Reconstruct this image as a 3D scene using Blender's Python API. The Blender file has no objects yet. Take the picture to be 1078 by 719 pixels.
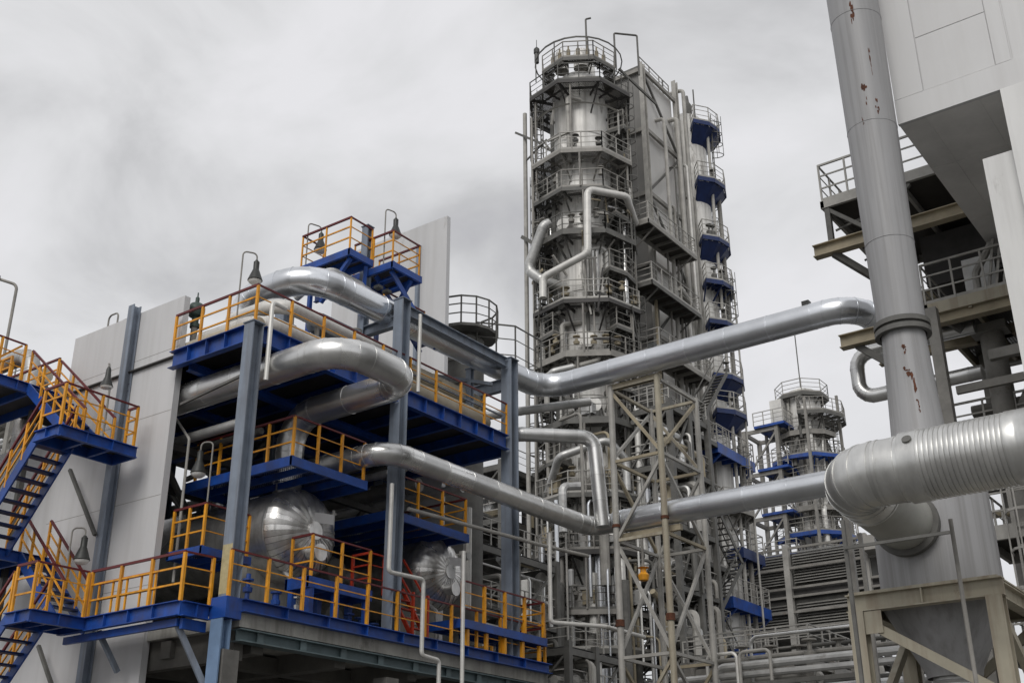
import bpy, math, random
from mathutils import Vector, Matrix
R = math.radians
S = bpy.context.scene
COL = S.collection
rnd = random.Random(7)

# ------------------------------------------------------------------ camera, sky, sun, exposure
cam_d = bpy.data.cameras.new('camera'); cam = bpy.data.objects.new('camera', cam_d); COL.objects.link(cam)
S.camera = cam
cam_d.sensor_fit = 'HORIZONTAL'; cam_d.sensor_width = 36.0; cam_d.lens = 1231.546/1078*36.0
cam_d.clip_start = 0.1; cam_d.clip_end = 3000
PIT, ROL, YAW = 0.416021, -0.004458, 0.943854
_c, _s = math.cos(PIT), math.sin(PIT)
_r = Vector((1,0,0)); _f = Vector((0,_c,_s)); _u = Vector((0,-_s,_c))
_R = math.cos(ROL)*_r + math.sin(ROL)*_u; _U = -math.sin(ROL)*_r + math.cos(ROL)*_u
M3 = Matrix(((math.sin(YAW), -math.cos(YAW), 0), (math.cos(YAW), math.sin(YAW), 0), (0,0,1)))
_R, _U, _F = M3 @ _R, M3 @ _U, M3 @ _f
mw = Matrix.Identity(4)
for i in range(3):
    mw[i][0], mw[i][1], mw[i][2] = _R[i], _U[i], -_F[i]
mw[2][3] = 1.7
cam.matrix_world = mw

SUN_EL, SUN_AZ = R(40), (0.30, -0.954)      # azimuth vector towards the sun, ground plane (behind the viewer's left)
w = bpy.data.worlds.new('World'); S.world = w; w.use_nodes = True
nt = w.node_tree; nt.nodes.clear(); N = nt.nodes.new; L = nt.links.new
out = N('ShaderNodeOutputWorld'); bg = N('ShaderNodeBackground'); bg.inputs[1].default_value = 0.1
sky = N('ShaderNodeTexSky'); sky.sky_type = 'NISHITA'; sky.sun_disc = False
sky.sun_elevation = SUN_EL; sky.sun_rotation = math.atan2(SUN_AZ[0], SUN_AZ[1])
tc = N('ShaderNodeTexCoord'); mp = N('ShaderNodeMapping'); mp.inputs['Scale'].default_value = (1.1, 1.1, 1.7)
mp.inputs['Location'].default_value = (3.1, 0.4, 0.35)
n1 = N('ShaderNodeTexNoise'); n1.inputs['Scale'].default_value = 3.4; n1.inputs['Detail'].default_value = 6; n1.inputs['Roughness'].default_value = 0.52
n1.inputs['Distortion'].default_value = 0.5
rp = N('ShaderNodeValToRGB'); rp.color_ramp.interpolation = 'LINEAR'
e = rp.color_ramp.elements
e[0].position = 0.25; e[0].color = (4.8, 4.77, 4.98, 1)
e[1].position = 0.64; e[1].color = (8.3, 8.25, 8.45, 1)
for p_, c_ in ((0.37, 5.8), (0.45, 6.8), (0.53, 7.6)):
    q_ = e.new(p_); q_.color = (c_, c_, c_*1.015, 1)
mx = N('ShaderNodeMix'); mx.data_type = 'RGBA'; mx.inputs[0].default_value = 0.94
L(tc.outputs['Generated'], mp.inputs[0]); L(mp.outputs[0], n1.inputs['Vector']); L(n1.outputs['Fac'], rp.inputs[0])
L(sky.outputs[0], mx.inputs[6]); L(rp.outputs[0], mx.inputs[7]); L(mx.outputs[2], bg.inputs[0]); L(bg.outputs[0], out.inputs[0])

sd = bpy.data.lights.new('sun', 'SUN'); sd.energy = 1.5; sd.angle = R(32); sd.color = (1, 0.97, 0.93)
so = bpy.data.objects.new('sun', sd); COL.objects.link(so)
sv = Vector((SUN_AZ[0]*math.cos(SUN_EL), SUN_AZ[1]*math.cos(SUN_EL), math.sin(SUN_EL)))
so.rotation_euler = sv.to_track_quat('Z', 'Y').to_euler(); so.location = (0, 0, 60)
vs = S.view_settings; vs.view_transform = 'Standard'; vs.look = 'None'; vs.exposure = 0.0; vs.gamma = 1.0

# ------------------------------------------------------------------ materials
def mat(name, col, rough=0.6, metal=0.0, var=0.25, scale=1.5, dirt=None, dirt_amt=0.5, dirt_scale=3.0, bump=0.0, stretch=(1,1,1), ribs=None, rough_var=0.12, tone=0.0, streak=None):
    m = bpy.data.materials.new(name); m.use_nodes = True; t = m.node_tree; b = t.nodes['Principled BSDF']
    N = t.nodes.new; L = t.links.new
    tc = N('ShaderNodeTexCoord'); mp = N('ShaderNodeMapping'); mp.inputs['Scale'].default_value = stretch
    L(tc.outputs['Object'], mp.inputs[0])
    n = N('ShaderNodeTexNoise'); n.inputs['Scale'].default_value = scale; n.inputs['Detail'].default_value = 6; n.inputs['Roughness'].default_value = 0.65
    L(mp.outputs[0], n.inputs['Vector'])
    r = N('ShaderNodeValToRGB'); r.color_ramp.elements[0].position = 0.3; r.color_ramp.elements[1].position = 0.7
    r.color_ramp.elements[0].color = tuple(c*(1-var) for c in col)+(1,)
    r.color_ramp.elements[1].color = tuple(min(1, c*(1+var)) for c in col)+(1,)
    L(n.outputs['Fac'], r.inputs[0]); c = r.outputs[0]
    if dirt:
        n2 = N('ShaderNodeTexNoise'); n2.inputs['Scale'].default_value = dirt_scale; n2.inputs['Detail'].default_value = 8; n2.inputs['Roughness'].default_value = 0.7
        L(mp.outputs[0], n2.inputs['Vector'])
        r2 = N('ShaderNodeValToRGB'); p = 0.72 - 0.32*dirt_amt
        r2.color_ramp.elements[0].position = p; r2.color_ramp.elements[1].position = min(1, p+0.13)
        r2.color_ramp.elements[0].color = (0,0,0,1); r2.color_ramp.elements[1].color = (1,1,1,1)
        L(n2.outputs['Fac'], r2.inputs[0])
        x = N('ShaderNodeMix'); x.data_type = 'RGBA'; x.inputs[7].default_value = dirt+(1,)
        L(r2.outputs[0], x.inputs[0]); L(c, x.inputs[6]); c = x.outputs[2]
        if metal > 0:
            mm = N('ShaderNodeMath'); mm.operation = 'MULTIPLY_ADD'; mm.inputs[1].default_value = -metal; mm.inputs[2].default_value = metal
            L(r2.outputs[0], mm.inputs[0]); L(mm.outputs[0], b.inputs['Metallic'])
    if streak:                                     # long run-off streaks down the surface
        ms = N('ShaderNodeMapping'); ms.inputs['Scale'].default_value = streak[2] if len(streak) > 2 else (5,5,0.18); L(tc.outputs['Object'], ms.inputs[0])
        n3 = N('ShaderNodeTexNoise'); n3.inputs['Scale'].default_value = 1.0; n3.inputs['Detail'].default_value = 5; n3.inputs['Roughness'].default_value = 0.6; L(ms.outputs[0], n3.inputs['Vector'])
        r3 = N('ShaderNodeMapRange'); r3.inputs[1].default_value = 0.46; r3.inputs[2].default_value = 0.72; r3.inputs[4].default_value = streak[1]; L(n3.outputs['Fac'], r3.inputs[0])
        x3 = N('ShaderNodeMix'); x3.data_type = 'RGBA'; x3.inputs[7].default_value = streak[0]+(1,); L(r3.outputs[0], x3.inputs[0]); L(c, x3.inputs[6]); c = x3.outputs[2]
    if tone:
        at = N('ShaderNodeAttribute'); at.attribute_name = 'tone'
        tm = N('ShaderNodeMath'); tm.operation = 'MULTIPLY_ADD'; tm.inputs[1].default_value = tone; tm.inputs[2].default_value = 1.0; L(at.outputs['Fac'], tm.inputs[0])
        vm = N('ShaderNodeVectorMath'); vm.operation = 'SCALE'; L(c, vm.inputs[0]); L(tm.outputs[0], vm.inputs['Scale']); c = vm.outputs[0]
    L(c, b.inputs['Base Color'])
    if not (dirt and metal > 0): b.inputs['Metallic'].default_value = metal
    mr = N('ShaderNodeMapRange'); mr.inputs[3].default_value = max(0.05, rough-rough_var); mr.inputs[4].default_value = min(1, rough+rough_var)
    L(n.outputs['Fac'], mr.inputs[0])
    if tone:
        ta = N('ShaderNodeMath'); ta.operation = 'MULTIPLY_ADD'; ta.inputs[1].default_value = -0.07; L(at.outputs['Fac'], ta.inputs[0]); L(mr.outputs[0], ta.inputs[2]); L(ta.outputs[0], b.inputs['Roughness'])
    else: L(mr.outputs[0], b.inputs['Roughness'])
    hgt = None
    if ribs:                                       # corrugation: (axis, period)
        sp = N('ShaderNodeSeparateXYZ'); L(tc.outputs['Object'], sp.inputs[0])
        ml = N('ShaderNodeMath'); ml.operation = 'MULTIPLY'; ml.inputs[1].default_value = 2*math.pi/ribs[1]
        L(sp.outputs[ribs[0]], ml.inputs[0])
        sn = N('ShaderNodeMath'); sn.operation = 'SINE'; L(ml.outputs[0], sn.inputs[0]); hgt = sn.outputs[0]
        bp = N('ShaderNodeBump'); bp.inputs['Strength'].default_value = ribs[2]; bp.inputs['Distance'].default_value = ribs[1]*0.25
        L(hgt, bp.inputs['Height']); L(bp.outputs[0], b.inputs['Normal'])
    elif bump:
        bp = N('ShaderNodeBump'); bp.inputs['Strength'].default_value = bump; bp.inputs['Distance'].default_value = 0.03
        L(n.outputs['Fac'], bp.inputs['Height']); L(bp.outputs[0], b.inputs['Normal'])
    return m

def grating(name, col, open_frac=0.45, period=0.075):
    m = mat(name, col, 0.7, 0.2)
    t = m.node_tree; N = t.nodes.new; L = t.links.new; b = t.nodes['Principled BSDF']
    tc = N('ShaderNodeTexCoord'); sp = N('ShaderNodeSeparateXYZ'); L(tc.outputs['Object'], sp.inputs[0])
    prev = None
    for ax in (0, 1):
        a = N('ShaderNodeMath'); a.operation = 'MULTIPLY'; a.inputs[1].default_value = 1/period; L(sp.outputs[ax], a.inputs[0])
        f = N('ShaderNodeMath'); f.operation = 'FRACT'; L(a.outputs[0], f.inputs[0])
        g = N('ShaderNodeMath'); g.operation = 'LESS_THAN'; g.inputs[1].default_value = math.sqrt(open_frac); L(f.outputs[0], g.inputs[0])
        if prev:
            k = N('ShaderNodeMath'); k.operation = 'MULTIPLY'; L(prev, k.inputs[0]); L(g.outputs[0], k.inputs[1]); prev = k.outputs[0]
        else: prev = g.outputs[0]
    tr = N('ShaderNodeBsdfTransparent'); ms = N('ShaderNodeMixShader')
    L(prev, ms.inputs[0]); L(b.outputs[0], ms.inputs[1]); L(tr.outputs[0], ms.inputs[2])
    L(ms.outputs[0], t.nodes['Material Output'].inputs[0])
    return m

ALU   = mat('aluminium_jacket', (0.66,0.66,0.65), 0.33, 0.88, 0.14, 1.0, dirt=(0.30,0.28,0.25), dirt_amt=0.12, dirt_scale=0.8, tone=0.16)
ALU2  = mat('bright_jacket', (0.70,0.72,0.75), 0.31, 0.9, 0.10, 0.7, rough_var=0.07, stretch=(1,1,1), tone=0.16)
ALUW  = mat('dull_jacket', (0.50,0.50,0.49), 0.45, 0.55, 0.22, 1.6, dirt=(0.2,0.18,0.15), dirt_amt=0.35, dirt_scale=1.8, tone=0.16)
VES   = mat('vessel_jacket', (0.74,0.73,0.71), 0.33, 0.85, 0.22, 2.2, dirt=(0.17,0.15,0.13), dirt_amt=0.3, dirt_scale=1.2, tone=0.16, streak=((0.22,0.20,0.17),0.4,(3,3,0.5)))
SHELL = mat('column_shell', (0.70,0.69,0.66), 0.5, 0.25, 0.26, 0.8, dirt=(0.13,0.115,0.10), dirt_amt=0.5, dirt_scale=1.1, stretch=(1,1,0.35), streak=((0.15,0.135,0.115),0.5,(4,4,0.12)))
STEEL = mat('blue_grey_steel', (0.20,0.235,0.29), 0.55, 0.0, 0.18, 1.4, dirt=(0.10,0.085,0.07), dirt_amt=0.12, dirt_scale=2.5, streak=((0.10,0.085,0.07),0.5,(5,5,0.25)))
LSTEEL= mat('light_blue_steel', (0.15,0.23,0.36), 0.6, 0.0, 0.2, 1.4, dirt=(0.3,0.3,0.3), dirt_amt=0.2)
BLUE  = mat('blue_paint', (0.008,0.060,0.295), 0.45, 0.0, 0.35, 1.6, dirt=(0.03,0.035,0.06), dirt_amt=0.22, dirt_scale=3.0, streak=((0.05,0.035,0.03),0.45,(2.5,2.5,1.2)))
NAVY  = mat('dark_blue_paint', (0.007,0.022,0.095), 0.5, 0.0, 0.35, 1.6, dirt=(0.03,0.03,0.05), dirt_amt=0.3, dirt_scale=3.0)
YEL   = mat('yellow_paint', (0.72,0.315,0.015), 0.5, 0.0, 0.22, 2.5, dirt=(0.25,0.10,0.03), dirt_amt=0.18, dirt_scale=4, streak=((0.22,0.09,0.03),0.6,(7,7,1.5)))
RED   = mat('dark_red_paint', (0.115,0.012,0.014), 0.5, 0.0, 0.3, 2.5)
ORED  = mat('orange_red_paint', (0.45,0.035,0.01), 0.5, 0.0, 0.3, 2.5)
CLAD  = mat('clad_panel', (0.56,0.56,0.565), 0.6, 0.0, 0.07, 0.45, dirt=(0.36,0.35,0.335), dirt_amt=0.24, dirt_scale=0.9, stretch=(1,1,0.4), streak=((0.36,0.35,0.335),0.32,(2.2,2.2,0.12)))
SIDING= mat('white_siding', (0.60,0.60,0.60), 0.6, 0.0, 0.05, 0.5, dirt=(0.48,0.47,0.45), dirt_amt=0.2, dirt_scale=1.0, bump=0.1, streak=((0.44,0.43,0.41),0.25,(2,2,0.12)))
WHITE = mat('white_panel', (0.62,0.62,0.62), 0.6, 0.0, 0.05, 0.5, dirt=(0.47,0.46,0.44), dirt_amt=0.25, dirt_scale=1.0, stretch=(1,1,0.3), streak=((0.42,0.41,0.39),0.28,(2,2,0.12)))
PIER  = mat('white_concrete', (0.70,0.70,0.69), 0.75, 0.0, 0.10, 0.7, dirt=(0.40,0.39,0.37), dirt_amt=0.35, dirt_scale=1.3, stretch=(1,1,0.25), bump=0.15, streak=((0.38,0.37,0.35),0.4,(2.5,2.5,0.15)))
SOFF  = mat('soffit_panel', (0.72,0.71,0.69), 0.7, 0.0, 0.15, 0.6)
CONC  = mat('concrete', (0.34,0.335,0.31), 0.85, 0.0, 0.25, 1.3, dirt=(0.15,0.145,0.135), dirt_amt=0.4, dirt_scale=1.6, bump=0.3, streak=((0.12,0.115,0.10),0.6,(3,3,0.3)))
TEAL  = mat('teal_edge_paint', (0.11,0.15,0.16), 0.6, 0.0, 0.3, 2.0, dirt=(0.16,0.13,0.10), dirt_amt=0.25)
DARK  = mat('dark_steel', (0.055,0.052,0.05), 0.65, 0.1, 0.35, 1.8, dirt=(0.10,0.08,0.06), dirt_amt=0.2)
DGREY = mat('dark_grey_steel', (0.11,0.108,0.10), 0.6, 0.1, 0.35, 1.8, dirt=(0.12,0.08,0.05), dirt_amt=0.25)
GREY  = mat('weathered_grey_steel', (0.25,0.24,0.22), 0.6, 0.15, 0.28, 1.6, dirt=(0.13,0.095,0.07), dirt_amt=0.3, dirt_scale=2.2)
LGREY = mat('light_grey_steel', (0.36,0.35,0.325), 0.6, 0.1, 0.25, 1.6, dirt=(0.15,0.115,0.085), dirt_amt=0.28, dirt_scale=2.2)
BEIGE = mat('beige_steel', (0.36,0.33,0.255), 0.62, 0.0, 0.15, 1.2, dirt=(0.20,0.14,0.09), dirt_amt=0.22, dirt_scale=2.0, streak=((0.17,0.11,0.07),0.55,(5,5,0.5)))
TAN   = mat('tan_rusty_steel', (0.33,0.285,0.20), 0.65, 0.0, 0.25, 1.4, dirt=(0.13,0.07,0.035), dirt_amt=0.3, dirt_scale=1.8)
STACK = mat('stack_paint', (0.30,0.30,0.305), 0.5, 0.0, 0.10, 0.8, dirt=(0.19,0.185,0.18), dirt_amt=0.25, dirt_scale=1.2, stretch=(1,1,0.3), streak=((0.15,0.145,0.14),0.6,(6,6,0.12)))
DUCT  = mat('duct_jacket', (0.57,0.57,0.555), 0.36, 0.8, 0.18, 1.2, dirt=(0.30,0.28,0.24), dirt_amt=0.22, dirt_scale=1.5, stretch=(3,1,1), tone=0.16)
DUCTP = mat('duct_paint', (0.31,0.31,0.285), 0.42, 0.1, 0.2, 0.9, dirt=(0.18,0.165,0.13), dirt_amt=0.25)
RUST  = mat('rust', (0.095,0.034,0.017), 0.9, 0.0, 0.6, 9.0)
LOUV  = mat('louvre_grey', (0.24,0.235,0.22), 0.6, 0.1, 0.2, 1.5, dirt=(0.12,0.10,0.08), dirt_amt=0.25)
GLASS = mat('lamp_glass', (0.75,0.75,0.72), 0.2, 0.0, 0.05)
LAMPK = mat('lamp_black', (0.035,0.037,0.035), 0.45, 0.2, 0.3)
WPIPE = mat('white_pipe', (0.62,0.61,0.58), 0.45, 0.2, 0.15, 2.0, dirt=(0.3,0.27,0.22), dirt_amt=0.25)
CREAM = mat('cream_jacket', (0.50,0.45,0.35), 0.5, 0.2, 0.2, 2.0, dirt=(0.2,0.16,0.1), dirt_amt=0.25)
GRAV  = mat('ground', (0.13,0.127,0.12), 0.95, 0.0, 0.35, 0.8, dirt=(0.08,0.078,0.072), dirt_amt=0.4, dirt_scale=0.3, bump=0.4)
GREENV= mat('valve_green', (0.035,0.06,0.05), 0.5, 0.1, 0.3)
GR_G  = grating('grey_grating', (0.065,0.06,0.052), 0.12)
GR_B  = grating('blue_grating', (0.02,0.05,0.17), 0.30)
GR_D  = grating('dark_grating', (0.05,0.05,0.055), 0.25)

# ------------------------------------------------------------------ mesh builder
Z = Vector((0,0,1))
WHOLE = {'grating','tread','guardrail','handrail','louvre_bank','platform','jacket','head','skirt','deck_joist','ladder','cage','rung','walkway','stair_flight','landing','deck'}
WL = {}
class MB:
    def __init__(s): s.v = []; s.f = []; s.c = []; s.t = {}
    def add(s, vs, fs):
        o = len(s.v); f0 = len(s.f); s.v += [tuple(v) for v in vs]; s.f += [tuple(o+i for i in f) for f in fs]; s.c.append((o, len(s.v), f0, len(s.f))); return s
    def box(s, x0, x1, y0, y1, z0, z1):
        return s.add([(x0,y0,z0),(x1,y0,z0),(x1,y1,z0),(x0,y1,z0),(x0,y0,z1),(x1,y0,z1),(x1,y1,z1),(x0,y1,z1)],
                     [(0,3,2,1),(4,5,6,7),(0,1,5,4),(1,2,6,5),(2,3,7,6),(3,0,4,7)])
    def bar(s, p, q, w, h=None, up=Z, ov=0.0):
        h = h or w; p = Vector(p); q = Vector(q); d = (q-p).normalized(); p = p-d*ov; q = q+d*ov
        if ov > 0:                                 # keep overlapping corner faces out of one plane
            k_ = int(round(math.degrees(math.atan2(d.y, d.x))/15)) % 12 % 7; w -= 0.0015*k_; h -= 0.003*k_
        if abs(d.dot(up)) > 0.99: up = Vector((0,1,0))
        a = d.cross(up).normalized(); b = a.cross(d).normalized()
        vs = [e_ + a*sx*w/2 + b*sy*h/2 for e_ in (p,q) for sx,sy in ((-1,-1),(1,-1),(1,1),(-1,1))]
        return s.add(vs, [(3,2,1,0),(4,5,6,7),(0,1,5,4),(1,2,6,5),(2,3,7,6),(3,0,4,7)])
    def ibeam(s, p, q, b, h, t=0.025, up=Z):
        p = Vector(p); q = Vector(q); d = (q-p).normalized()
        if abs(d.dot(up)) > 0.99: up = Vector((0,1,0))
        a = d.cross(up).normalized(); u = a.cross(d).normalized()
        s.bar(p, q, t, h-2*t, up); s.bar(p+u*(h/2-t/2), q+u*(h/2-t/2), b, t, up); s.bar(p-u*(h/2-t/2), q-u*(h/2-t/2), b, t, up)
        return s
    def tube(s, p, q, r, n=8, r2=None, caps=True):
        p = Vector(p); q = Vector(q); r2 = r if r2 is None else r2; d = (q-p).normalized()
        up = Vector((0,1,0)) if abs(d.z) > 0.95 else Z
        a = d.cross(up).normalized(); b = a.cross(d)
        vs = []
        for e_, rr in ((p,r),(q,r2)):
            for i in range(n):
                t = 2*math.pi*i/n; vs.append(e_ + (a*math.cos(t)+b*math.sin(t))*rr)
        fs = [(i,(i+1)%n,n+(i+1)%n,n+i) for i in range(n)]
        if caps: fs += [tuple(range(n-1,-1,-1)), tuple(range(n,2*n))]
        return s.add(vs, fs)
    def pipe(s, pts, r, bend=None, n=16, seg=7, seams=0.0, caps=True):
        tr = random.Random(int(abs(pts[0][0]*131+pts[0][1]*17+pts[-1][2]*7)*10)); pts = [Vector(p) for p in pts]; bend = bend if bend is not None else r*3
        path = [pts[0]]; marks = []
        for i in range(1, len(pts)-1):
            a, b, c = pts[i-1], pts[i], pts[i+1]
            u = (a-b).normalized(); v = (c-b).normalized(); ang = u.angle(v)
            tl = min(bend/math.tan(ang/2), (a-b).length*0.49, (c-b).length*0.49); rr = tl*math.tan(ang/2)
            cen = b + (u+v).normalized()*(rr/math.sin(ang/2))
            p0 = b+u*tl; p1 = b+v*tl; m0 = len(path)
            e0 = (p0-cen).normalized(); e1 = (p1-cen).normalized(); tot = e0.angle(e1); ax = e0.cross(e1).normalized()
            for k in range(seg+1):
                path.append(cen + Matrix.Rotation(tot*k/seg, 3, ax) @ e0*rr); marks.append(len(path)-1)
        path.append(pts[-1])
        if seams:
            p2 = [path[0]]; idx = {0: 0}
            for i in range(1, len(path)):
                l = (path[i]-path[i-1]).length; k = int(l/seams)
                if l > seams*0.9:
                    off = (l-k*seams)/2
                    for j in range(k+1):
                        q_ = off+j*seams
                        if 0.08 < q_ < l-0.08: p2.append(path[i-1].lerp(path[i], q_/l))
                idx[i] = len(p2); p2.append(path[i])
            marks2 = [idx[m_] for m_ in marks]; cuts = [i for i in range(1, len(p2)-1) if i not in set(idx.values())]
            path = p2; marks = marks2
        d = (path[1]-path[0]).normalized(); up = Z if abs(d.z) < 0.9 else Vector((0,1,0))
        a = d.cross(up).normalized(); vs = []; frames = []
        for i, p in enumerate(path):
            if i == 0: t = path[1]-path[0]
            elif i == len(path)-1: t = path[-1]-path[-2]
            else: t = (path[i]-path[i-1]).normalized()+(path[i+1]-path[i]).normalized()
            t.normalize(); a = (a - t*a.dot(t)).normalized(); b = t.cross(a); frames.append((p,t))
            for k in range(n):
                th = 2*math.pi*k/n; vs.append(p+(a*math.cos(th)+b*math.sin(th))*r)
        fs = []
        for i in range(len(path)-1):
            for k in range(n): fs.append((i*n+k, i*n+(k+1)%n, (i+1)*n+(k+1)%n, (i+1)*n+k))
        if caps: fs += [tuple(range(n-1,-1,-1)), tuple(range((len(path)-1)*n, len(path)*n))]
        f_base = len(s.f); s.add(vs, fs)
        if seams:
            cs = set(cuts) | set(marks[::2]); t_ = tr.uniform(-1,1)
            for i in range(len(path)-1):
                if i in cs: t_ = tr.uniform(-1,1)
                for k in range(n): s.t[f_base+i*n+k] = t_
            for i in cs:
                p, t = frames[i]; s.tube(p-t*0.024, p+t*0.024, r*1.014+0.003, n)
        return s
    def lathe(s, prof, c, n=32, axis=Z, a0=0.0):
        c = Vector(c); axis = Vector(axis).normalized()
        a = (Vector((1,0,0)) if abs(axis.z) > 0.9 else Z.cross(axis)).normalized(); b = axis.cross(a)
        vs = []
        for r, h in prof:
            for k in range(n):
                t = 2*math.pi*k/n+a0; vs.append(c+axis*h+(a*math.cos(t)+b*math.sin(t))*max(r,0.0005))
        fs = [(i*n+k, i*n+(k+1)%n, (i+1)*n+(k+1)%n, (i+1)*n+k) for i in range(len(prof)-1) for k in range(n)]
        return s.add(vs, fs)
    def prism(s, poly, z0, z1):
        n = len(poly); vs = [(x,y,z0) for x,y in poly]+[(x,y,z1) for x,y in poly]
        return s.add(vs, [tuple(range(n-1,-1,-1)), tuple(range(n,2*n))]+[(i,(i+1)%n,n+(i+1)%n,n+i) for i in range(n)])
    def groups(s):
        ch = s.c; n = len(ch); bb = []
        for v0, v1, f0, f1 in ch:
            vv = s.v[v0:v1]; bb.append(([min(p[i] for p in vv)-0.035 for i in range(3)], [max(p[i] for p in vv)+0.035 for i in range(3)]))
        par = list(range(n))
        def fd(a):
            while par[a] != a: par[a] = par[par[a]]; a = par[a]
            return a
        for i in range(n):
            for j in range(i):
                if fd(i) != fd(j) and all(bb[i][0][k] <= bb[j][1][k] and bb[j][0][k] <= bb[i][1][k] for k in range(3)): par[fd(i)] = fd(j)
        g = {}
        for i in range(n): g.setdefault(fd(i), []).append(i)
        return list(g.values())
    def build(s, name, m, parent=None):
        if parent is not None and name not in WHOLE and 1 < len(s.c) < 160:
            gr = s.groups()
            if len(gr) > 1:
                for g in gr:
                    q = MB()
                    for i in g:
                        v0, v1, f0, f1 = s.c[i]; q.add(s.v[v0:v1], [tuple(k-v0 for k in f) for f in s.f[f0:f1]])
                        for k in range(f0, f1):
                            if k in s.t: q.t[len(q.f)-(f1-f0)+k-f0] = s.t[k]
                    q.c = [(0, len(q.v), 0, len(q.f))]; o = q.build(name, m, parent)
                return o
        base = WL[parent.name] if parent else Vector((0,0,0))
        me = bpy.data.meshes.new(name)
        me.from_pydata([tuple(Vector(v)-base) for v in s.v], [], s.f)
        me.materials.append(m)
        me.polygons.foreach_set('use_smooth', [True]*len(me.polygons)); me.update()
        if s.t:
            at = me.attributes.new('tone', 'FLOAT', 'FACE'); at.data.foreach_set('value', [s.t.get(i, 0.0) for i in range(len(me.polygons))])
        me.set_sharp_from_angle(angle=R(35))
        o = bpy.data.objects.new(name, me); COL.objects.link(o); o.parent = parent
        WL[o.name] = base.copy(); return o

def thing(name, label, cat, loc=(0,0,0), group=None):
    o = bpy.data.objects.new(name, None); COL.objects.link(o); o.location = loc; o.empty_display_size = 0.3
    o['label'] = label; o['category'] = cat; o['kind'] = 'thing'
    if group: o['group'] = group
    WL[o.name] = Vector(loc); return o
def tag(o, label, cat, group=None):
    o['label'] = label; o['category'] = cat; o['kind'] = 'thing'
    if group: o['group'] = group
    return o
def dup(root, loc, label):
    r = root.copy(); COL.objects.link(r); r.location = loc; r['label'] = label
    for ch in list(root.children):
        c = ch.copy(); COL.objects.link(c); c.parent = r
        for g in ch.children:
            d = g.copy(); COL.objects.link(d); d.parent = c
    WL[r.name] = Vector(loc); return r

def rail_mb(pts, h=1.1, sp=1.25, pw=0.07, rw=0.045, closed=False, toe=0.0, mids=(0.36, 0.7)):
    """posts + mid rails in one mesh, top rail in another"""
    a, b = MB(), MB(); pts = [Vector(p) for p in pts]
    if closed: pts = pts+[pts[0]]
    zz = Z*h
    for i in range(len(pts)-1):
        p, q = pts[i], pts[i+1]; k = max(1, round((q-p).length/sp)); d = (q-p).normalized()
        for j in range(k + (1 if (i == len(pts)-2 and not closed) else 0)):
            c = p+(q-p)*j/k; a.bar(c, c+zz*0.985, pw, pw*0.8)
        for m in mids: a.bar(p+zz*m, q+zz*m, rw*0.8, rw, ov=rw*0.3)
        b.bar(p+zz, q+zz, rw*1.35, rw*1.35, ov=rw*0.5)
        if toe: a.bar(p+Z*toe*0.5, q+Z*toe*0.5, 0.012, toe)
    return a, b
def guard(pts, parent, m=YEL, mt=RED, name='guardrail', **k):
    a, b = rail_mb(pts, **k); o = a.build(name, m, parent)
    b.build('handrail', mt, o); return o
def guard1(pts, parent, m=GREY, name='guardrail', **k):
    a, b = rail_mb(pts, **k); a.add(b.v, b.f); return a.build(name, m, parent)
def edge_beam(mb, p, q, h=0.45, t=0.02, fl=0.16, ribs=1.1, out=None):
    """channel edge beam with stiffener ribs on its outer face"""
    p = Vector(p); q = Vector(q); d = (q-p).normalized(); o = out if out is not None else d.cross(Z)
    mb.bar(p, q, t, h-0.04)
    mb.bar(p+Z*(h/2-0.01)+o*fl*0.3, q+Z*(h/2-0.01)+o*fl*0.3, fl, 0.02); mb.bar(p-Z*(h/2-0.01)+o*fl*0.3, q-Z*(h/2-0.01)+o*fl*0.3, fl, 0.02)
    k = int((q-p).length/ribs)
    for i in range(1, k+1):
        c = p+(q-p)*i/(k+1)+o*(fl*0.35); mb.bar(c-Z*(h/2-0.022), c+Z*(h/2-0.022), 0.02, fl*0.66, up=o)

# ------------------------------------------------------------------ ground
g = MB().add([(-900,-500,0),(900,-500,0),(900,1300,0),(-900,1300,0)], [(0,1,2,3)]).build('ground', GRAV); g['kind'] = 'structure'

# ================================================================== LEFT PROCESS UNIT
X0, YA, YB, YC = -21.95, 18.72, 24.52, 30.15
st = thing('process_structure', 'big open steel process structure with blue decks and yellow guardrails holding the two silver vessels', 'industrial structure', (X0, YA, 0))
def column(x, y, z0, z1, b=0.42, h=0.42, m=STEEL, up=Vector((0,1,0)), lab=None):
    mb = MB(); mb.ibeam((x,y,z0),(x,y,z1), b, h, 0.035, up); mb.box(x-b/2-.03,x+b/2+.03,y-h/2-.03,y+h/2+.03,z1,z1+0.03)
    o = mb.build('column', m, st)
    return o
column(X0, YA, 7.43, 14.62, 0.36, 0.36); column(X0, YB, 7.16, 17.55, 0.37, 0.37); column(X0, YC, 7.16, 17.45, 0.42, 0.42)
for x, y, z1 in ((-27.3, YB, 18.9), (-27.3, YC-0.4, 18.9), (-32.6, YB, 17), (-32.6, YC-0.4, 17), (-32.6, 19.3, 14.1)): column(x, y, 7.16, z1)
column(-23.6, YB, 14.7, 20.7, 0.26, 0.26); column(-22.75, YC-1.2, 14.7, 16.9, 0.2, 0.2); column(-25.0, 25.9, 14.7, 19.0, 0.2, 0.2)
mb = MB()
for x, y in ((X0, YA), (X0-0.1, YB), (X0-0.1, YC), (-27.3, YA+.6), (-27.3, YB), (-27.3, YC), (-32.6, YB)):
    MB.box(mb, x-0.28, x+0.22, y-0.2, y+0.28, 0, 6.2)
mb.build('concrete_column', mat('under_slab_concrete', (0.15,0.145,0.135), 0.9, 0, .3, 1.3), st)  # darker concrete on the columns below the slab
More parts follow.
